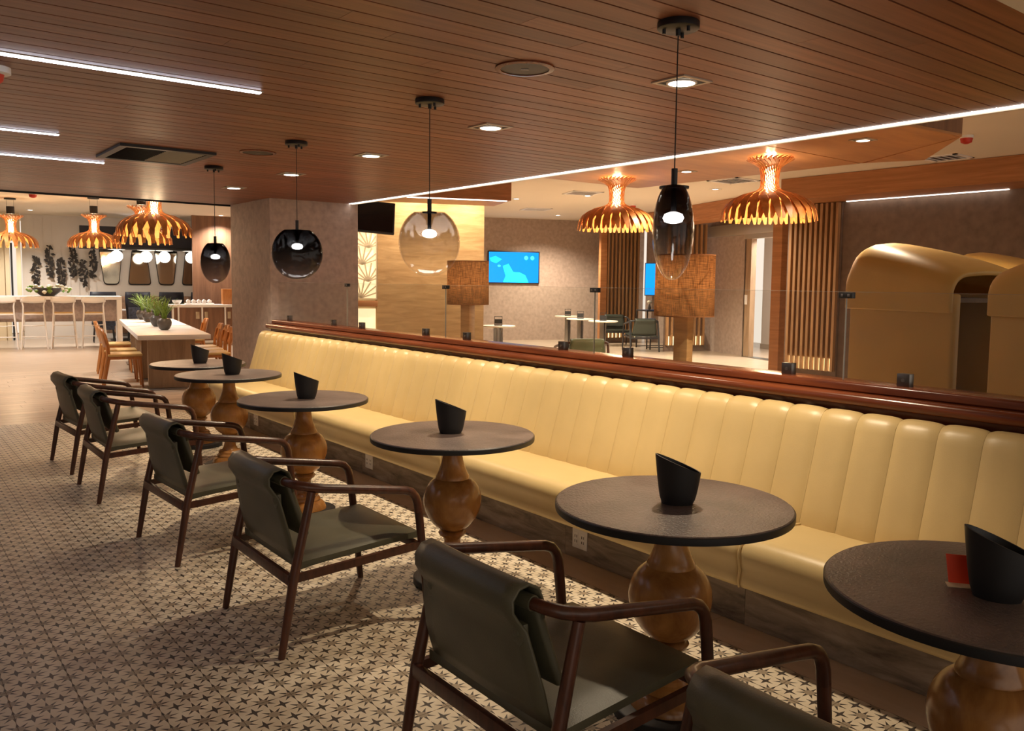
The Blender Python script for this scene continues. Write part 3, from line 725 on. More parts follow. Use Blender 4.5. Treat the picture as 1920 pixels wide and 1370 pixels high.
pendant('tall narrow clear glass pendant hanging nearest the camera', 2.19, 1.94, .30, .140, vdir(2.19, 1.94), 'pendant_smoke')
pendant('large clear round glass pendant in front of the pale oak wall', 2.19, 3.50, .14, .298, vdir(2.19, 3.5), 'pendant_clear', 1.90, 1.838, 1.527)
pendant('smoky dark round glass pendant in front of the grey column', 2.20, 5.10, .14, .318, vdir(2.2, 5.1), 'pendant_dark', 1.88, 1.82, 1.505)
pendant('egg-shaped dark glass pendant farthest away, before the brown wood panel', 2.19, 6.65, .15, .225, vdir(2.19, 6.65), 'pendant_dark', 1.835, 1.781, 1.470)

# ================================================================== WOODEN CHANDELIERS
def make_chandelier(n=17, hang=0):
    t = thing('wooden_chandelier', '', 'chandelier', (0, 0, 0), 0, 'slatted wooden chandeliers')
    prof = [(.222, .590), (.190, .572), (.140, .545), (.098, .510), (.083, .46), (.078, .40), (.078, .34), (.088, .305), (.120, .278), (.18, .258), (.26, .236), (.34, .196), (.40, .15), (.440, .085), (.455, -.01)]
    m_ = len(prof)
    for sgn in (-1, 1):
        me = None
        for k in range(n):
            if me is None:
                mb = MB(); cen = []
                for i, (r_, z_) in enumerate(prof):
                    f_ = i/(m_-1); th = sgn*(1.25*f_ + .25*sin(pi*f_))
                    cen.append((Vector((r_*cos(th), r_*sin(th), z_)), th))
                rows = []
                for i in range(m_):
                    p, th = cen[i]
                    T = (cen[min(i+1, m_-1)][0]-cen[max(i-1, 0)][0]).normalized()
                    a, c = prof[max(i-1, 0)], prof[min(i+1, m_-1)]
                    tr, tz = c[0]-a[0], c[1]-a[1]; L = sqrt(tr*tr+tz*tz)
                    nr, nz = -tz/L, tr/L
                    if nr < 0 and i < 8: nr, nz = -nr, -nz
                    Nn = Vector((nr*cos(th), nr*sin(th), nz)); W = T.cross(Nn).normalized()
                    wd = [.008, .026, .030, .016, .007, .0055, .005, .005, .008, .020, .044, .068, .076, .066, .024][i]/2
                    off = Nn*(.010*sgn)
                    rows.append([p+W*wd+off, p-W*wd+off, p-W*wd+off-Nn*.004, p+W*wd+off-Nn*.004])
                mb.grid(rows, closed=True); mb.f += [(0, 1, 2, 3), tuple(len(mb.v)-4+q for q in (3, 2, 1, 0))]
                me = mb.mesh('slat', 'chandelier_wood', angle=60)
            obj('slat', me, t, None, 2*pi*(k+(.25 if sgn > 0 else 0))/n)
    part('lamp_tube', MB().lathe([(.040, .27), (.046, .28), (.046, .52), (.040, .53)], n=20), 'chand_glow', t)
    if hang:
        part('canopy', MB().lathe([(.10, .59+hang-.03), (.10, .59+hang)], n=24), 'black', t)
        part('socket', MB().lathe([(.07, .62), (.07, .76)], n=20), 'black', t)
        part('cord', MB().tube([(.06, 0, .75), (.07, 0, .59+hang-.02)], .003, 6).tube([(-.06, 0, .75), (-.07, 0, .59+hang-.02)], .003, 6), 'steel', t)
        part('stem', MB().lathe([(.012, .5), (.012, .64)], n=8), 'black', t)
    else:
        part('stem', MB().lathe([(.012, .5), (.012, .61)], n=8), 'black', t)
    return t
c1 = make_chandelier(26); c1.location = (7.04, 5.01, 2.14); c1['label'] = 'slatted wooden chandelier under the oak soffit above the sliding door'
c2 = dup(c1, (7.07, 7.15, 2.14), .5, 'slatted wooden chandelier under the oak soffit beside the narrow pendant')
c3 = make_chandelier(20, .33); c3.location = (3.46, 17.33, 2.08); c3['label'] = 'slatted wooden chandelier over the white counter, hanging alone in front of the wall vines'
c4 = dup(c3, (2.27, 18.64, 2.08), .3, 'slatted wooden chandelier cut by the left edge')
c5 = dup(c3, (2.97, 11.34, 2.05), .9, 'largest slatted wooden chandelier of the dining end, nearest the plank ceiling')
c6 = dup(c3, (3.61, 14.54, 2.07), .4, 'slatted wooden chandelier half hidden behind the largest one')
for c, en in ((c1, 1), (c2, 1), (c3, .8), (c4, .8), (c5, .8), (c6, .8)):
    lamp('chandelier_light', 'POINT', (c.location.x, c.location.y, c.location.z+.05), E_CHAND*en, WARM2, None, .12)
    lamp('chandelier_uplight', 'POINT', (c.location.x, c.location.y, c.location.z+.56), E_CHAND*.35*en, WARM2, None, .04)

# ================================================================== LOUNGE BEHIND THE GLASS
# wall television with blue picture
def tvp(s, z, off=0): return (TVP[0]+e1.x*s-e2.x*off, TVP[1]+e1.y*s-e2.y*off, z)
t = thing('television', 'wall-mounted television showing a bright blue and cyan picture', 'television', tvp(.08, 1.895, .05), A1)
part('bezel', MB().box(-.70, .70, 0, .045, -.42, .42), 'black', t, bevel=.006)
scr = part('screen', MB().box(-.672, .672, -.003, .001, -.392, .392), 'tv_picture', t, smooth=False)
part('picture_shape', MB().ext([(-.655, .235), (-.50, .285), (-.33, .205), (-.48, .10), (-.62, .15)], 'y', -.0042, -.003), 'tv_cyan', scr, smooth=False)
part('picture_shape', MB().ext([(-.30, .03), (-.15, .09), (-.02, -.12), (.16, -.13), (.31, -.20), (.40, -.385), (-.29, -.385), (-.22, -.22)], 'y', -.0042, -.003), 'tv_cyan', scr, smooth=False)
for dx in (.33, .50): part('picture_dot', MB().ext([(dx+.055*cos(a*pi/6), .25+.055*sin(a*pi/6)) for a in range(12)], 'y', -.0042, -.003), 'tv_pale', scr, smooth=False)
part('picture_dot', MB().ext([(-.40+.045*cos(a*pi/6), .035+.03*sin(a*pi/6)) for a in range(12)], 'y', -.0042, -.003), 'tv_pale', scr, smooth=False)
# ceiling television, switched off
t = thing('television', 'dark switched-off television hung high beside the column', 'television', (4.95, 9.35, 2.30), A1)
bz = part('bezel', MB().box(-.62, .34, 0, .05, -.20, .20), 'black', t, bevel=.005)
bz.rotation_euler = (radians(-12), radians(4), 0)
part('screen', MB().box(-.60, .32, -.003, .001, -.18, .18), 'black_gloss', bz, smooth=False)
part('bracket', MB().box(-.12, -.08, .04, .09, -.1, .92), 'black', t, smooth=False)
# second, narrow television seen edge-on
t = thing('television', 'slim television seen edge-on behind the nearer drum lamp', 'television', (15.28, 13.83, 1.62), radians(-66))
part('bezel', MB().box(-.45, .45, 0, .05, -.40, .40), 'black', t, bevel=.005); part('screen', MB().box(-.43, .43, -.004, .001, -.38, .38), 'tv_picture', t, smooth=False)
# lattice panel in the niche
NP = Vector((7.78, 10.81, 0))
def np_(s, z, off=0): q = NP+e1*s-e2*off; return (q.x, q.y, z)
t = thing('lattice_panel', 'backlit cream fretwork panel of angular bars in the niche', 'panel', np_(-1.87, 1.22, 0), A1)
part('light_board', MB().box(-.19, .19, .03, .05, 0, 1.06), 'lattice_back', t, smooth=False)
part('frame', MB().box(-.19, -.17, 0, .03, 0, 1.06).box(.17, .19, 0, .03, 0, 1.06).box(-.17, .17, 0, .03, 0, .02).box(-.17, .17, 0, .03, 1.04, 1.06), 'cream', t, smooth=False)
rnd = random.Random(3)
def bar(x0, z0, x1, z1, w_=.02):
    dx, dz = x1-x0, z1-z0; L = sqrt(dx*dx+dz*dz); nx, nz = -dz/L*w_/2, dx/L*w_/2
    part('bar', MB().ext([(x0+nx, z0+nz), (x1+nx, z1+nz), (x1-nx, z1-nz), (x0-nx, z0-nz)], 'y', .004, .03), 'cream', t, smooth=False)
for k in range(4):
    zc = .02+k*.255; cxn = (-.06, .05, -.04, .06)[k]
    for a in range(20, 180, 20):
        L = .30; x1 = cxn+L*cos(radians(a)); z1 = zc+L*.95*sin(radians(a))
        if abs(x1) > .17: f_ = (.17-abs(cxn)*(1 if x1*cxn > 0 else -1))/abs(x1-cxn); x1 = cxn+(x1-cxn)*f_; z1 = zc+(z1-zc)*f_
        z1 = min(z1, 1.05); bar(cxn, zc, x1, z1)
t = thing('niche_shelf', 'small oak shelf under the fretwork panel', 'shelf', np_(-1.87, 1.11, 0), A1)
part('board', MB().box(-.19, .19, -.02, .14, .0, .09), 'oak_beam', t, bevel=.004)
t = thing('glow_panel', 'plain glowing cream panel below the niche shelf', 'panel', np_(-1.87, .0, 0), A1)
part('face', MB().box(-.165, .165, .02, .05, .25, 1.08), 'lattice_back', t, bevel=.004); part('kick', MB().box(-.165, .165, .01, .1, 0, .25), 'oak_beam', t, smooth=False)

# drum floor lamps
def floor_lamp(label, x, y, rz):
    t = thing('floor_lamp', label, 'lamp', (x, y, 0), rz, 'drum floor lamps')
    part('base', MB().box(-.19, .19, -.19, .19, 0, .03), 'black', t, bevel=.004)
    part('post', MB().box(-.075, .075, -.075, .075, .03, 1.30), 'oak_panel', t, bevel=.006)
    part('shade', MB().lathe([(.302, 1.18), (.302, 1.30), (.300, 1.50), (.300, 1.70), (.300, 1.80)], n=48, caps=False), 'linen', t)
    part('shade_rim', MB().lathe([(.304, 1.178), (.304, 1.188), (.298, 1.188), (.298, 1.178)], n=48, caps=False).lathe([(.302, 1.792), (.302, 1.802), (.296, 1.802), (.296, 1.792)], n=48, caps=False), 'shade_fabric', t)
    part('spider', MB().box(-.297, .297, -.006, .006, 1.74, 1.75).box(-.006, .006, -.297, .297, 1.74, 1.75), 'steel', t, smooth=False)
    part('bulb', MB().lathe([(.01, 1.30), (.02, 1.32), (.045, 1.40), (.05, 1.45), (.035, 1.49), (.01, 1.505)], n=20), 'chand_glow', t)
    lamp('lamp_bulb', 'POINT', (0, 0, 1.50), 9, WARM2, t, .05)
floor_lamp('brown linen drum floor lamp in front of the pale oak wall', 6.86, 9.92, .4)
floor_lamp('brown linen drum floor lamp behind the narrow glass pendant', 6.60, 5.67, .3)

# slatted timber screens with glowing feet
def slat_screen(label, loc, rz, width, n, h, z0=.10, side=False, mat='slat_wood'):
    t = thing('slat_screen', label, 'screen', loc, rz, 'slatted timber screens')
    part('backing', MB().box(0, width, .07, .10, 0, h), 'wall_dark', t, smooth=False)
    me = MB().box(-.022, .022, 0, .07, z0, h).mesh('slat', mat, smooth=False)
    for k in range(n): obj('slat', me, t, ((k+.5)*width/n, 0, 0))
    gm = MB().box(-.018, .018, .058, .069, z0+.0, z0+.20).mesh('foot_light', 'slat_glow', smooth=False)
    for k in range(n-1): obj('foot_light', gm, t, ((k+1)*width/n, 0, 0))
    if side: part('side_post', MB().box(-.17, 0, -.02, .12, 0, h), 'oak_beam', t, smooth=False)
    return t
slat_screen('slatted timber screen with glowing feet behind the dark armchair', (14.78, 15.25, 0), A1, .93, 9, 3.0, .14, True)
slat_screen('slatted timber screen beside the nearer drum lamp', (14.08, 12.62, 0), A1, 1.02, 9, 2.85, .14)
slat_screen('slatted brown screen on the dark wall beside the yellow chairs', (12.145, 8.25, 0), radians(-90), .92, 10, 2.82, .14)
# sliding door
t = struct(obj('door_2', None, None, (15.2, 12.2, 0), atan2(e2.y, e2.x)))
part('track_box', MB().box(-3.0, .25, 0, .14, 2.56, 2.80), 'frame_metal', t, bevel=.01); part('track_end', MB().box(.25, .29, .02, .12, 2.58, 2.78), 'black', t, bevel=.01)
part('jamb', MB().box(-1.62, -1.42, -.02, .10, 0, 2.48), 'table_oak', t, smooth=False)
part('jamb_edge', MB().box(-1.43, -1.39, .02, .11, 0, 2.5), 'steel', t, smooth=False)
part('lintel', MB().box(-3.0, -1.35, .0, .12, 2.46, 2.56), 'frame_metal', t, smooth=False)
part('switch', MB().box(-1.52, -1.44, .10, .115, 1.10, 1.30), 'white', t, smooth=False)
part('sill', MB().box(-3.0, -1.4, -.1, .12, 0, .012), 'steel', t, smooth=False)
lamp('passage_light', 'AREA', (15.1, 9.4, 2.9), 160, (1, .92, .82), None, rot=(0, 0, A1), size=(.8, .8))

# small round lounge tables with menu stands
def make_small_table():
    t = thing('side_table', '', 'table', (0, 0, 0), 0, 'small round lounge tables')
    part('tabletop', MB().lathe([(.27, .722), (.30, .73), (.30, .745), (.295, .75), (.05, .75)], n=40), 'stone_top', t)
    part('column', MB().box(-.075, -.03, -.04, .04, .012, .72).box(.03, .075, -.04, .04, .012, .72), 'steel', t, bevel=.003)
    part('plate', MB().box(-.1, .1, -.05, .05, .712, .722), 'black', t, smooth=False)
    part('base', MB().lathe([(.2, 0), (.2, .012), (.05, .014)], n=36), 'steel', t)
    return t
def make_stand():
    t = thing('menu_stand', '', 'menu holder', (0, 0, 0), 0, 'small menu stands')
    part('frame', MB().box(-.07, -.062, -.01, .01, 0, .16).box(.062, .07, -.01, .01, 0, .16).box(-.062, .062, -.01, .01, .152, .16), 'black', t, smooth=False)
    part('card', MB().box(-.062, .062, -.004, .004, .03, .11), 'holder_black', t, smooth=False); part('foot', MB().box(-.07, .07, -.035, .035, 0, .02), 'black', t, bevel=.003)
    return t
st = make_small_table(); sd_ = make_stand()
for k, (x, y, l) in enumerate(((8.75, 11.71, 'alone below the television'), (12.82, 14.48, 'farthest, left of the slats'), (12.11, 13.27, 'in the middle of three'), (11.86, 12.31, 'nearest of three'))):
    if k == 0:
        st.location = (x, y, 0); st['label'] = 'small pale round table ' + l; sd_.location = (x, y, .7505); sd_.rotation_euler = (0, 0, -YAW); sd_['label'] = 'small black menu stand on the pale table ' + l
    else:
        dup(st, (x, y, 0), .4, 'small pale round table ' + l); dup(sd_, (x, y, .7505), -YAW, 'small black menu stand on the pale table ' + l)
ga = make_armchair('olive_light', 'chair_wood'); ga.location = (7.95, 8.68, 0); ga.rotation_euler = (0, 0, radians(62)); ga['label'] = 'light green armchair just behind the glass screen'; ga['group'] = 'lounge armchairs'
da = make_armchair('dark_olive', 'black'); da.location = (14.45, 14.55, 0); da.rotation_euler = (0, 0, radians(-125)); da['label'] = 'dark armchair in front of the glowing slatted screen'; da['group'] = 'lounge armchairs'
dup(da, (13.75, 13.05, 0), radians(60), 'dark armchair half hidden behind the drum lamp post', 'lounge armchairs')
t = thing('console_table', 'thin black frame table between the dark armchairs', 'table', (14.75, 13.5, 0), A1)
part('tabletop', MB().box(-.4, .4, -.3, .3, .87, .90), 'black', t, smooth=False)
for sx in (-1, 1):
    for sy in (-1, 1): part('leg', MB().box(sx*.38-.012, sx*.38+.012, sy*.28-.012, sy*.28+.012, 0, .87), 'black', t, smooth=False)
part('stretcher', MB().box(-.37, .37, -.29, -.27, .02, .04).box(-.37, .37, .27, .29, .02, .04), 'black', t, smooth=False)
t = thing('flower_vase', 'small glass vase with a pale flower on the black frame table', 'vase', (14.62, 13.62, .90))
part('glass_body', MB().lathe([(.03, 0), (.045, .04), (.03, .09), (.02, .13)], n=20), 'pot', t); part('flower', MB().lathe([(.01, .12), (.05, .16), (.06, .19), (.03, .22)], n=12), 'flower', t)

# yellow hooded chairs
def make_pod():
    t = thing('hooded_chair', '', 'chair', (0, 0, 0), 0, 'yellow hooded chairs')
    D, Wd = 1.03, .64                      # depth along local x (near end at 0), width along local -y
    def ztop(s): f_ = s/D; return 1.585 + .245*(f_**.8 if f_ > 0 else 0) + .012*sin(pi*f_)
    def sec(s, inset=0):
        zt = ztop(s)-inset; r_ = .14+.05*s/D; pts = [(inset, 1.33)]
        pts += [(inset, zt-r_-.06), (inset, zt-r_)]
        for i in range(1, 8):
            a = pi-(pi/2)*i/7; pts.append((inset+r_+r_*cos(a), zt-r_+r_*sin(a)))
        for i in range(1, 6): pts.append((inset+r_+(Wd-2*inset-2*r_)*i/6, zt+.012*sin(pi*i/6)))
        for i in range(0, 8):
            a = pi/2-(pi/2)*i/7; pts.append((Wd-inset-r_+r_*cos(a), zt-r_+r_*sin(a)))
        pts.append((Wd-inset, 1.33)); return pts
    # hood sheet draped over the shell, rounded at the far end
    rows = []; n = 16
    for i in range(n+1):
        s = D*i/n; ed = max(0, (s-(D-.16))/.16); drop = .16*(1-sqrt(max(0, 1-ed*ed)))
        rows.append([(s, -y, z-(drop if z > 1.36 else 0)*(min(1, (z-1.33)/.2))) for y, z in sec(s)])
    hd = obj('hood', MB().grid(rows).mesh('hood', 'pod_leather', angle=80), t)
    md = hd.modifiers.new('thick', 'SOLIDIFY'); md.thickness = .035; md.offset = 0
    bv = hd.modifiers.new('round', 'BEVEL'); bv.width = .012; bv.segments = 3; bv.limit_method = 'ANGLE'
    # side shells, back shell, seat
    part('side_shell', MB().box(.0, D-.02, -.085, -.012, .06, 1.46), 'pod_leather', t, bevel=.02, seg=3)
    part('side_shell', MB().box(.0, D-.02, -Wd+.012, -Wd+.085, .06, 1.46), 'pod_leather', t, bevel=.02, seg=3)
    part('back_shell', MB().box(D-.12, D-.02, -Wd+.03, -.03, .06, 1.60), 'pod_leather', t, bevel=.03, seg=3)
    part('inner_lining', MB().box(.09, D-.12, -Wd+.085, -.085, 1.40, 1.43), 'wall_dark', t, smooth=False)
    part('seat_cushion', MB().box(.05, D-.12, -Wd+.09, -.09, .30, .46), 'pod_leather', t, bevel=.03, seg=3)
    part('plinth', MB().box(.04, D-.06, -Wd+.05, -.05, 0, .06), 'black', t, smooth=False)
    return t
pod = make_pod()
pa = atan2(e2.y, e2.x)
pod.location = (5.65, 2.58, 0); pod.rotation_euler = (0, 0, pa); pod['label'] = 'yellow leather hooded chair in full view behind the glass'
dup(pod, (5.41+e1.x*.64, 2.25+e1.y*.64, 0), pa+pi, 'yellow leather hooded chair cut by the right edge')
dup(pod, (7.77, 2.84, 0), pa, 'yellow leather hooded chair mostly hidden behind the first one')

# ================================================================== DINING END
def gp(o, a, c, z=0): return (o[0]+g1.x*a+g2.x*c, o[1]+g1.y*a+g2.y*c, z)
TO = (2.77, 11.50)
def dining_table(label, s0, L):
    t = thing('dining_table', label, 'table', gp(TO, 0, s0), A2, 'white communal tables')
    part('tabletop', MB().box(0, .90, 0, L, .70, .765), 'white', t, bevel=.006)
    for y_ in (.42, L-.62):
        part('leg', MB().box(.15, .75, y_, y_+.09, .02, .70), 'table_oak', t, smooth=False)
        part('leg_core', MB().box(.38, .52, y_+.1, y_+.24, .02, .70), 'cream', t, smooth=False)
        part('foot_plate', MB().box(.08, .82, y_-.12, y_+.30, 0, .02), 'steel', t, bevel=.004)
dining_table('long white communal table with dark pots, near end', 0, 2.30)
dining_table('white communal table behind the nearer one', 2.42, 2.40)
def make_oak_chair():
    t = thing('dining_chair', '', 'chair', (0, 0, 0), 0, 'oak dining chairs')
    part('seat_frame', MB().box(-.20, .21, -.20, .20, .40, .44), 'oak_chair', t, bevel=.008)
    part('seat', MB().box(-.21, .22, -.215, .215, .44, .475), 'tan_pad', t, bevel=.014, seg=3)
    for s in (-1, 1):
        part('leg', MB().tube([(.215, s*.19, 0), (.19, s*.18, .42)], [.014, .022], 8), 'oak_chair', t)
        part('leg', MB().tube([(-.27, s*.19, 0), (-.20, s*.18, .42), (-.205, s*.175, .58), (-.235, s*.16, .74)], [.015, .024, .021, .015], 8), 'oak_chair', t)
    rows = []
    for i in range(8):
        f_ = i/7; z = .565+.255*f_; w_ = .205*(1-.35*abs(2*f_-.9)**2.6)
        rows.append([(-.215-.055*f_-.045*(1-(-1+2*j/8)**2), (-1+2*j/8)*w_, z) for j in range(9)])
    bk = obj('backrest', MB().grid(rows).mesh('backrest', 'oak_chair', angle=60), t); md = bk.modifiers.new('thick', 'SOLIDIFY'); md.thickness = .018
    return t
oc = make_oak_chair()
DC = [(-.12, .85, 0, 'nearest oak dining chair on the left of the white table'), (-.14, 1.62, 0, 'second oak dining chair on the left of the white table'), (-.14, 2.95, 0, 'farthest oak dining chair on the left of the white tables'),
      (1.02, .70, pi, 'nearest oak dining chair on the right of the white table'), (1.04, 1.26, pi, 'second oak dining chair on the right of the white table'), (1.03, 1.83, pi, 'third oak dining chair on the right of the white table'), (1.05, 3.6, pi, 'farthest oak dining chair on the right, before the console doors')]
for k, (a, c, r_, l) in enumerate(DC):
    if k == 0: oc.location = gp(TO, a, c); oc.rotation_euler = (0, 0, A2+r_); oc['label'] = l
    else: dup(oc, gp(TO, a, c), A2+r_, l)
# potted grasses
def make_plant(seed):
    t = thing('potted_plant', '', 'plant', (0, 0, 0), 0, 'potted grasses on the white tables')
    part('pot', MB().lathe([(.045, 0), (.07, .02), (.095, .07), (.10, .11), (.088, .15), (.075, .165), (.06, .16)], n=24), 'pot', t)
    rn = random.Random(seed)
    for k in range(38):
        a = rn.random()*2*pi; L = .20+.16*rn.random(); lean = .25+.75*rn.random(); w_ = .009; base = .03*rn.random()
        pts = [(base+L*lean*f_*f_*.9+.02*f_, .155+L*(f_-.28*lean*f_*f_)) for f_ in (0, .3, .6, .85, 1)]
        rows = []
        for i, (r_, z) in enumerate(pts):
            ww = w_*(1, 1.1, .9, .5, .05)[i]
            rows.append([(r_*cos(a)-ww*sin(a), r_*sin(a)+ww*cos(a), z), (r_*cos(a), r_*sin(a), z+.003), (r_*cos(a)+ww*sin(a), r_*sin(a)-ww*cos(a), z)])
        part('grass_blade', MB().grid(rows), 'leaf', t, angle=60)
    return t
pl = make_plant(5)
for k, (x, y, l) in enumerate(((3.39, 12.55, 'nearest potted grass on the white table'), (3.55, 13.55, 'second potted grass on the white table'), (3.80, 15.0, 'third potted grass on the white tables'), (3.92, 15.9, 'farthest potted grass on the white tables'))):
    if k == 0: pl.location = (x, y, .766); pl['label'] = l
    else: dup(pl, (x, y, .766), k*1.3, l)
# white bar table and stools
BO = (4.46, 19.78)
t = thing('bar_table', 'long white bar-height table with slab legs', 'table', gp(BO, -3.6, 0), A2)
part('tabletop', MB().box(0, 3.6, 0, .75, 1.03, 1.10), 'white', t, bevel=.005)
part('leg', MB().box(3.50, 3.6, 0, .75, 0, 1.03), 'white', t, bevel=.005); part('leg', MB().box(0, .1, 0, .75, 0, 1.03), 'white', t, bevel=.005)
part('modesty_panel', MB().box(.1, 3.5, .34, .38, .55, 1.03), 'concrete', t, smooth=False)
def make_stool():
    t = thing('bar_stool', '', 'stool', (0, 0, 0), 0, 'white bar stools')
    part('seat', MB().box(-.19, .19, -.19, .19, .715, .745), 'white', t, bevel=.01); part('seat_pad', MB().box(-.18, .18, -.18, .18, .745, .765), 'tan_pad', t, bevel=.008)
    for s in (-1, 1):
        part('leg', MB().tube([(s*.245, -.23, 0), (s*.19, -.185, .74), (s*.185, -.19, .90), (s*.215, -.215, 1.05)], [.013, .017, .016, .013], 8), 'white', t)
        part('leg', MB().tube([(s*.225, .23, 0), (s*.18, .18, .72)], [.013, .016], 8), 'white', t)
        part('side_stretcher', MB().tube([(s*.215, -.205, .36), (s*.20, .20, .36)], .009, 8), 'white', t)
    part('footrest', MB().tube([(-.22, -.212, .26), (.22, -.212, .26)], .010, 8), 'white', t)
    part('stretcher', MB().tube([(-.205, -.200, .50), (0, -.19, .485), (.205, -.200, .50)], .009, 8), 'white', t)
    rows = [[(.235*(-1+2*j/8), -.215-.03*(1-(-1+2*j/8)**2), z+(-.025*(1-(-1+2*j/8)**2) if i == 0 else 0)) for j in range(9)] for i, z in enumerate((.985, 1.02, 1.06, 1.095))]
    bk = obj('backrest', MB().grid(rows).mesh('backrest', 'white', angle=60), t); md = bk.modifiers.new('thick', 'SOLIDIFY'); md.thickness = .02
    return t
so = make_stool()
for k, (x, l) in enumerate(((-2.22, 'white bar stool cut by the left edge'), (-1.68, 'white bar stool below the flower bowl'), (-1.13, 'white bar stool third from the left'), (-.56, 'rightmost white bar stool, behind the oak dining chairs'))):
    p = gp(BO, x, .0)
    if k == 0: so.location = p; so.rotation_euler = (0, 0, A2); so['label'] = l
    else: dup(so, p, A2, l)
t = thing('flower_bowl', 'dark glass bowl of white flowers and leaves on the bar table', 'bowl', gp(BO, -1.42, .35, 1.10))
part('bowl', MB().lathe([(.10, 0), (.14, .01), (.24, .09), (.33, .17), (.325, .175), (.22, .10), (.10, .03)], n=32), 'pot', t)
rn = random.Random(11)
for k in range(46):
    a = rn.random()*2*pi; r_ = .42*sqrt(rn.random()); z = .17+.09*rn.random()-.08*(r_/.42)**2
    m_ = 'flower' if k % 2 else 'leaf'; s_ = .035+.02*rn.random()
    part('blossom' if k % 2 else 'foliage', MB().lathe([(.2*s_, -s_), (s_, -.2*s_), (.9*s_, .3*s_), (.3*s_, .6*s_)], c=(r_*cos(a), r_*sin(a), z), n=7), m_, t)
# wall vines
def vine(label, s, z0, z1, seed):
    p = Vector((WL[0], WL[1], 0))+g1*s-g2*.03
    t = thing('wall_vine', label, 'wall decor', (p.x, p.y, z0), A2, 'metal wall vines'); rn = random.Random(seed); h = z1-z0
    part('stem', MB().tube([(0, 0, 0), (.02, -.03, h*.3), (-.015, -.03, h*.7), (0, 0, h)], .008, 6), 'vine_metal', t)
    for k in range(34):
        z = h*(k+.5)/34; a = rn.random()*2*pi; s_ = .035+.03*rn.random(); x = .09*cos(a)*(1-.5*abs(2*z/h-1)); y = -.05-.04*abs(sin(a)); d = rn.random()*3
        part('leaf', MB().ext([(x+s_*1.1*cos(d), z+s_*1.1*sin(d)), (x-s_*.6*sin(d), z+s_*.6*cos(d)), (x-s_*1.1*cos(d), z-s_*1.1*sin(d)), (x+s_*.6*sin(d), z-s_*.6*cos(d))], 'y', y, y+.012), 'vine_metal', t, smooth=False)
for k, (s, z0, z1, l) in enumerate(((-1.50, 1.30, 2.0, 'lowest left'), (-1.21, 1.51, 2.27, 'tallest, second from the left'), (-.98, 1.32, 1.97, 'third from the left'), (-.72, 1.52, 2.22, 'fourth from the left'), (-.50, 1.28, 1.94, 'fifth from the left, hanging low'), (-.295, 1.51, 2.17, 'beside the first mirror'))):
    vine('dark metal leaf spray on the white wall, ' + l, s, z0, z1, k)
# mirrors
def wmirror(label, s0, s1, up):
    p = Vector((WL[0], WL[1], 0))+g1*s0-g2*.02; w_ = s1-s0
    t = thing('wall_mirror', label, 'mirror', (p.x, p.y, 1.33), A2, 'trapezoid wall mirrors'); H = .91; i_ = .105
    q = [(0 if up else i_, H), (w_ if up else w_-i_, H), (w_-i_ if up else w_, 0), (i_ if up else 0, 0)]
    def rnd_poly(q, r_):
        out = []
        for k in range(4):
            a, b_, c = Vector(q[k-1]), Vector(q[k]), Vector(q[(k+1) % 4])
            d0, d1 = (a-b_).normalized()*r_, (c-b_).normalized()*r_
            for f_ in (0, .25, .5, .75, 1): out.append(tuple(b_+d0*(1-f_)**2+d1*f_**2))
        return out
    cen = Vector((w_/2, H/2))
    part('frame', MB().ext(rnd_poly(q, .09), 'y', -.01, .015), 'vine_metal', t)
    part('glass', MB().ext([tuple(cen+(Vector(v)-cen)*.93) for v in rnd_poly(q, .09)], 'y', -.014, -.01), 'mirror', t, smooth=False)
wmirror('trapezoid mirror with wide top, nearest the wall vines', -.15, .40, True); wmirror('trapezoid mirror with wide foot, second from the vines', .50, 1.05, False)
wmirror('trapezoid mirror with wide top, third from the vines', 1.12, 1.69, True); wmirror('trapezoid mirror with wide foot, cut by the brown wood panel', 1.77, 2.34, False)
# dark bulkhead and globe lamps
p = gp(WL, -.45, -1.6)
t = thing('ceiling_bulkhead', 'dark band hung below the ceiling over the far tables', 'bulkhead', (p[0], p[1], 2.18), A2)
part('box', MB().box(-.12, 3.2, 0, .5, .05, .52), 'navy', t, smooth=False); part('lower_edge', MB().box(-.15, 3.23, -.03, .53, 0, .05), 'black', t, bevel=.01)
for k, (s, l) in enumerate(((.20, 'in front of the first mirror'), (.84, 'in front of the second mirror'), (1.25, 'in front of the third mirror'), (1.86, 'beside the brown wood panel'))):
    p = gp(WL, s, -1.35)
    t = thing('globe_lamp', 'white glowing globe lamp ' + l, 'pendant light', (p[0], p[1], 2.02), A2, 'globe lamps')
    part('globe', MB().lathe([(.135*sin(pi*i/12)+.0005, -.135*cos(pi*i/12)) for i in range(13)], n=24), 'globe', t, angle=180)
    part('rod', MB().lathe([(.006, .13), (.006, .16)], n=8), 'black', t); part('disc', MB().lathe([(.13, .145), (.195, .150), (.195, .162), (.13, .165)], n=32), 'white', t)
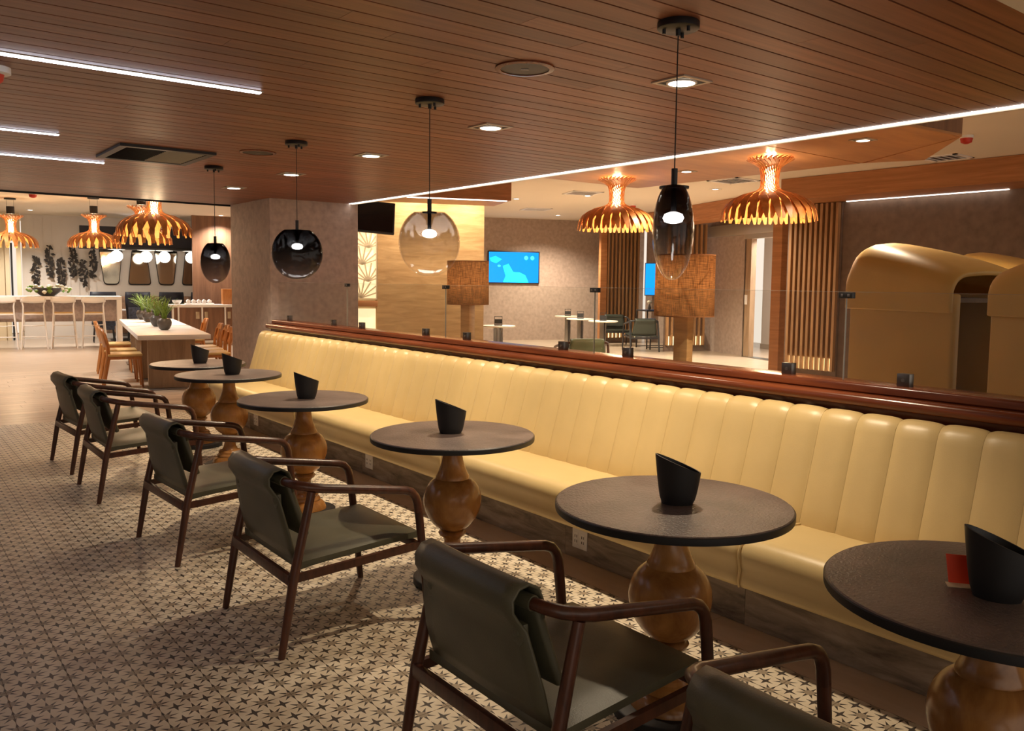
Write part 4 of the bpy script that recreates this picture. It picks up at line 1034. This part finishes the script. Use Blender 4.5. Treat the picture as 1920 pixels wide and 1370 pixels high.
# far bench and navy chairs
p = gp(WL, -.1, -.55)
t = thing('far_bench', 'brown patterned bench along the mirror wall', 'bench', (p[0], p[1], 0), A2)
part('back', MB().box(0, 3.0, .30, .5, .45, 1.05), 'bench_fabric', t, bevel=.03); part('seat', MB().box(0, 3.0, -.1, .30, .15, .46), 'bench_fabric', t, bevel=.03)
p0 = None
def make_navy():
    t = thing('high_chair', '', 'chair', (0, 0, 0), 0, 'navy high-backed chairs')
    rows = []
    for i in range(9):
        f_ = i/8; w_ = .235+.045*min(1, f_*1.4)-.02*max(0, f_-.9)*10*.5
        rows.append([((-1+2*j/8)*w_, -.22+.10*abs(-1+2*j/8)**2.5, .38+.80*f_) for j in range(9)])
    bk = obj('backrest', MB().grid(rows).mesh('backrest', 'navy', angle=60), t); md = bk.modifiers.new('thick', 'SOLIDIFY'); md.thickness = .05
    part('back_cover', MB().box(-.22, .22, -.30, -.275, .30, .82), 'navy_pattern', t, bevel=.01)
    part('seat', MB().box(-.25, .25, -.24, .25, .38, .48), 'navy_pattern', t, bevel=.03)
    for sx in (-1, 1):
        for sy in (-1, 1): part('leg', MB().tube([(sx*.22, sy*.22, 0), (sx*.19, sy*.18, .40)], [.012, .018], 8), 'black', t)
    return t
nc = make_navy()
for k, (s, l) in enumerate(((-.12, 'navy high-backed chair half hidden by the bar table'), (.62, 'navy high-backed chair below the second mirror'), (1.36, 'navy high-backed chair below the third mirror'), (2.08, 'navy high-backed chair cut by the wood panel'))):
    p = gp(WL, s, -1.5)
    if k == 0: nc.location = p; nc.rotation_euler = (0, 0, A2); nc['label'] = l
    else: dup(nc, p, A2, l)
for k, s in enumerate((.25, 1.0, 1.72)):
    p = gp(WL, s, -1.0)
    t = thing('cafe_table', ('small dark table left of the second navy chair', 'small dark table between the navy chairs', 'small dark table right of the third navy chair')[k], 'table', p, A2, 'small dark tables')
    part('tabletop', MB().box(-.3, .3, -.3, .3, .72, .75), 'white', t, bevel=.004); part('column', MB().lathe([(.03, .02), (.03, .72)], n=12), 'black', t); part('base', MB().lathe([(.22, 0), (.22, .02)], n=24), 'black', t)
# console with doors
CO = (5.44, 19.50)
t = thing('console_cabinet', 'white-framed console with brown doors beside the column', 'cabinet', gp(CO, 0, 0), A2)
part('worktop', MB().box(-.03, 2.0, -.02, .55, .86, .92), 'white', t, bevel=.004)
part('carcass', MB().box(.03, 1.97, .03, .52, .10, .86), 'dark_panel', t, smooth=False)
for x_ in (0, .115, .62, 1.12, 1.6): part('stile', MB().box(x_, x_+.035, 0, .03, .08, .86), 'white', t, smooth=False)
part('plinth', MB().box(0, 1.97, .0, .5, .05, .10), 'white', t, smooth=False); part('plinth_recess', MB().box(.05, 1.9, .06, .5, 0, .05), 'brass', t, smooth=False)
for x0, x1 in ((.152, .617), (.658, 1.117), (1.158, 1.597)):
    d = part('door', MB().box(x0, x1, .012, .03, .11, .85), 'dark_panel', t, smooth=False)
    part('handle', MB().box(x1-.12 if x0 < .2 else x0+.03, x1-.04 if x0 < .2 else x0+.10, .0, .012, .60, .76), 'brass', d, bevel=.003)
p = gp(CO, .42, .25, .92)
t = thing('napkin_tray', 'white tray with rolled napkins on the console', 'tray', p, A2)
part('tray', MB().box(-.12, .50, -.12, .12, 0, .03), 'white', t, bevel=.006)
for k in range(5): part('napkin', MB().tube([(-.05+k*.115, -.09, .07), (-.05+k*.115, .09, .07)], .042, 10), 'white', t)
t = thing('small_bowl', 'small pale bowl beside the napkin tray', 'bowl', gp(CO, .13, .25, .92), A2)
part('dish', MB().lathe([(.05, 0), (.09, .05), (.11, .10), (.105, .10), (.08, .05)], n=20), 'white', t); part('rim', MB().lathe([(.112, .098), (.112, .105), (.10, .105)], n=20), 'steel', t)
t = thing('wooden_box', 'orange-brown wooden box at the end of the console', 'box', gp(CO, 1.12, .2, .92), A2)
part('body', MB().box(0, .5, 0, .25, 0, .36), 'oak_chair', t, bevel=.006); part('lock', MB().box(.20, .25, -.012, .002, .10, .15), 'black', t, bevel=.003)

# ================================================================== ROOM LIGHT OF THE DINING END
for k, (x, y, l) in enumerate(((3.0, 21.5, 'over the bar table'), (5.3, 21.2, 'before the mirrors'), (6.7, 19.9, 'washing the brown wood panel'), (1.2, 13.5, 'over the pale wood floor'), (4.6, 15.6, 'over the console side of the dining tables'), (1.3, 18, 'in front of the doors'))):
    downlight('small square dining downlight ' + l, x, y, 3.0, 'dining downlights', .16, E_LEFT, 130, (1, .92, .83), 'lens_small', 'white')
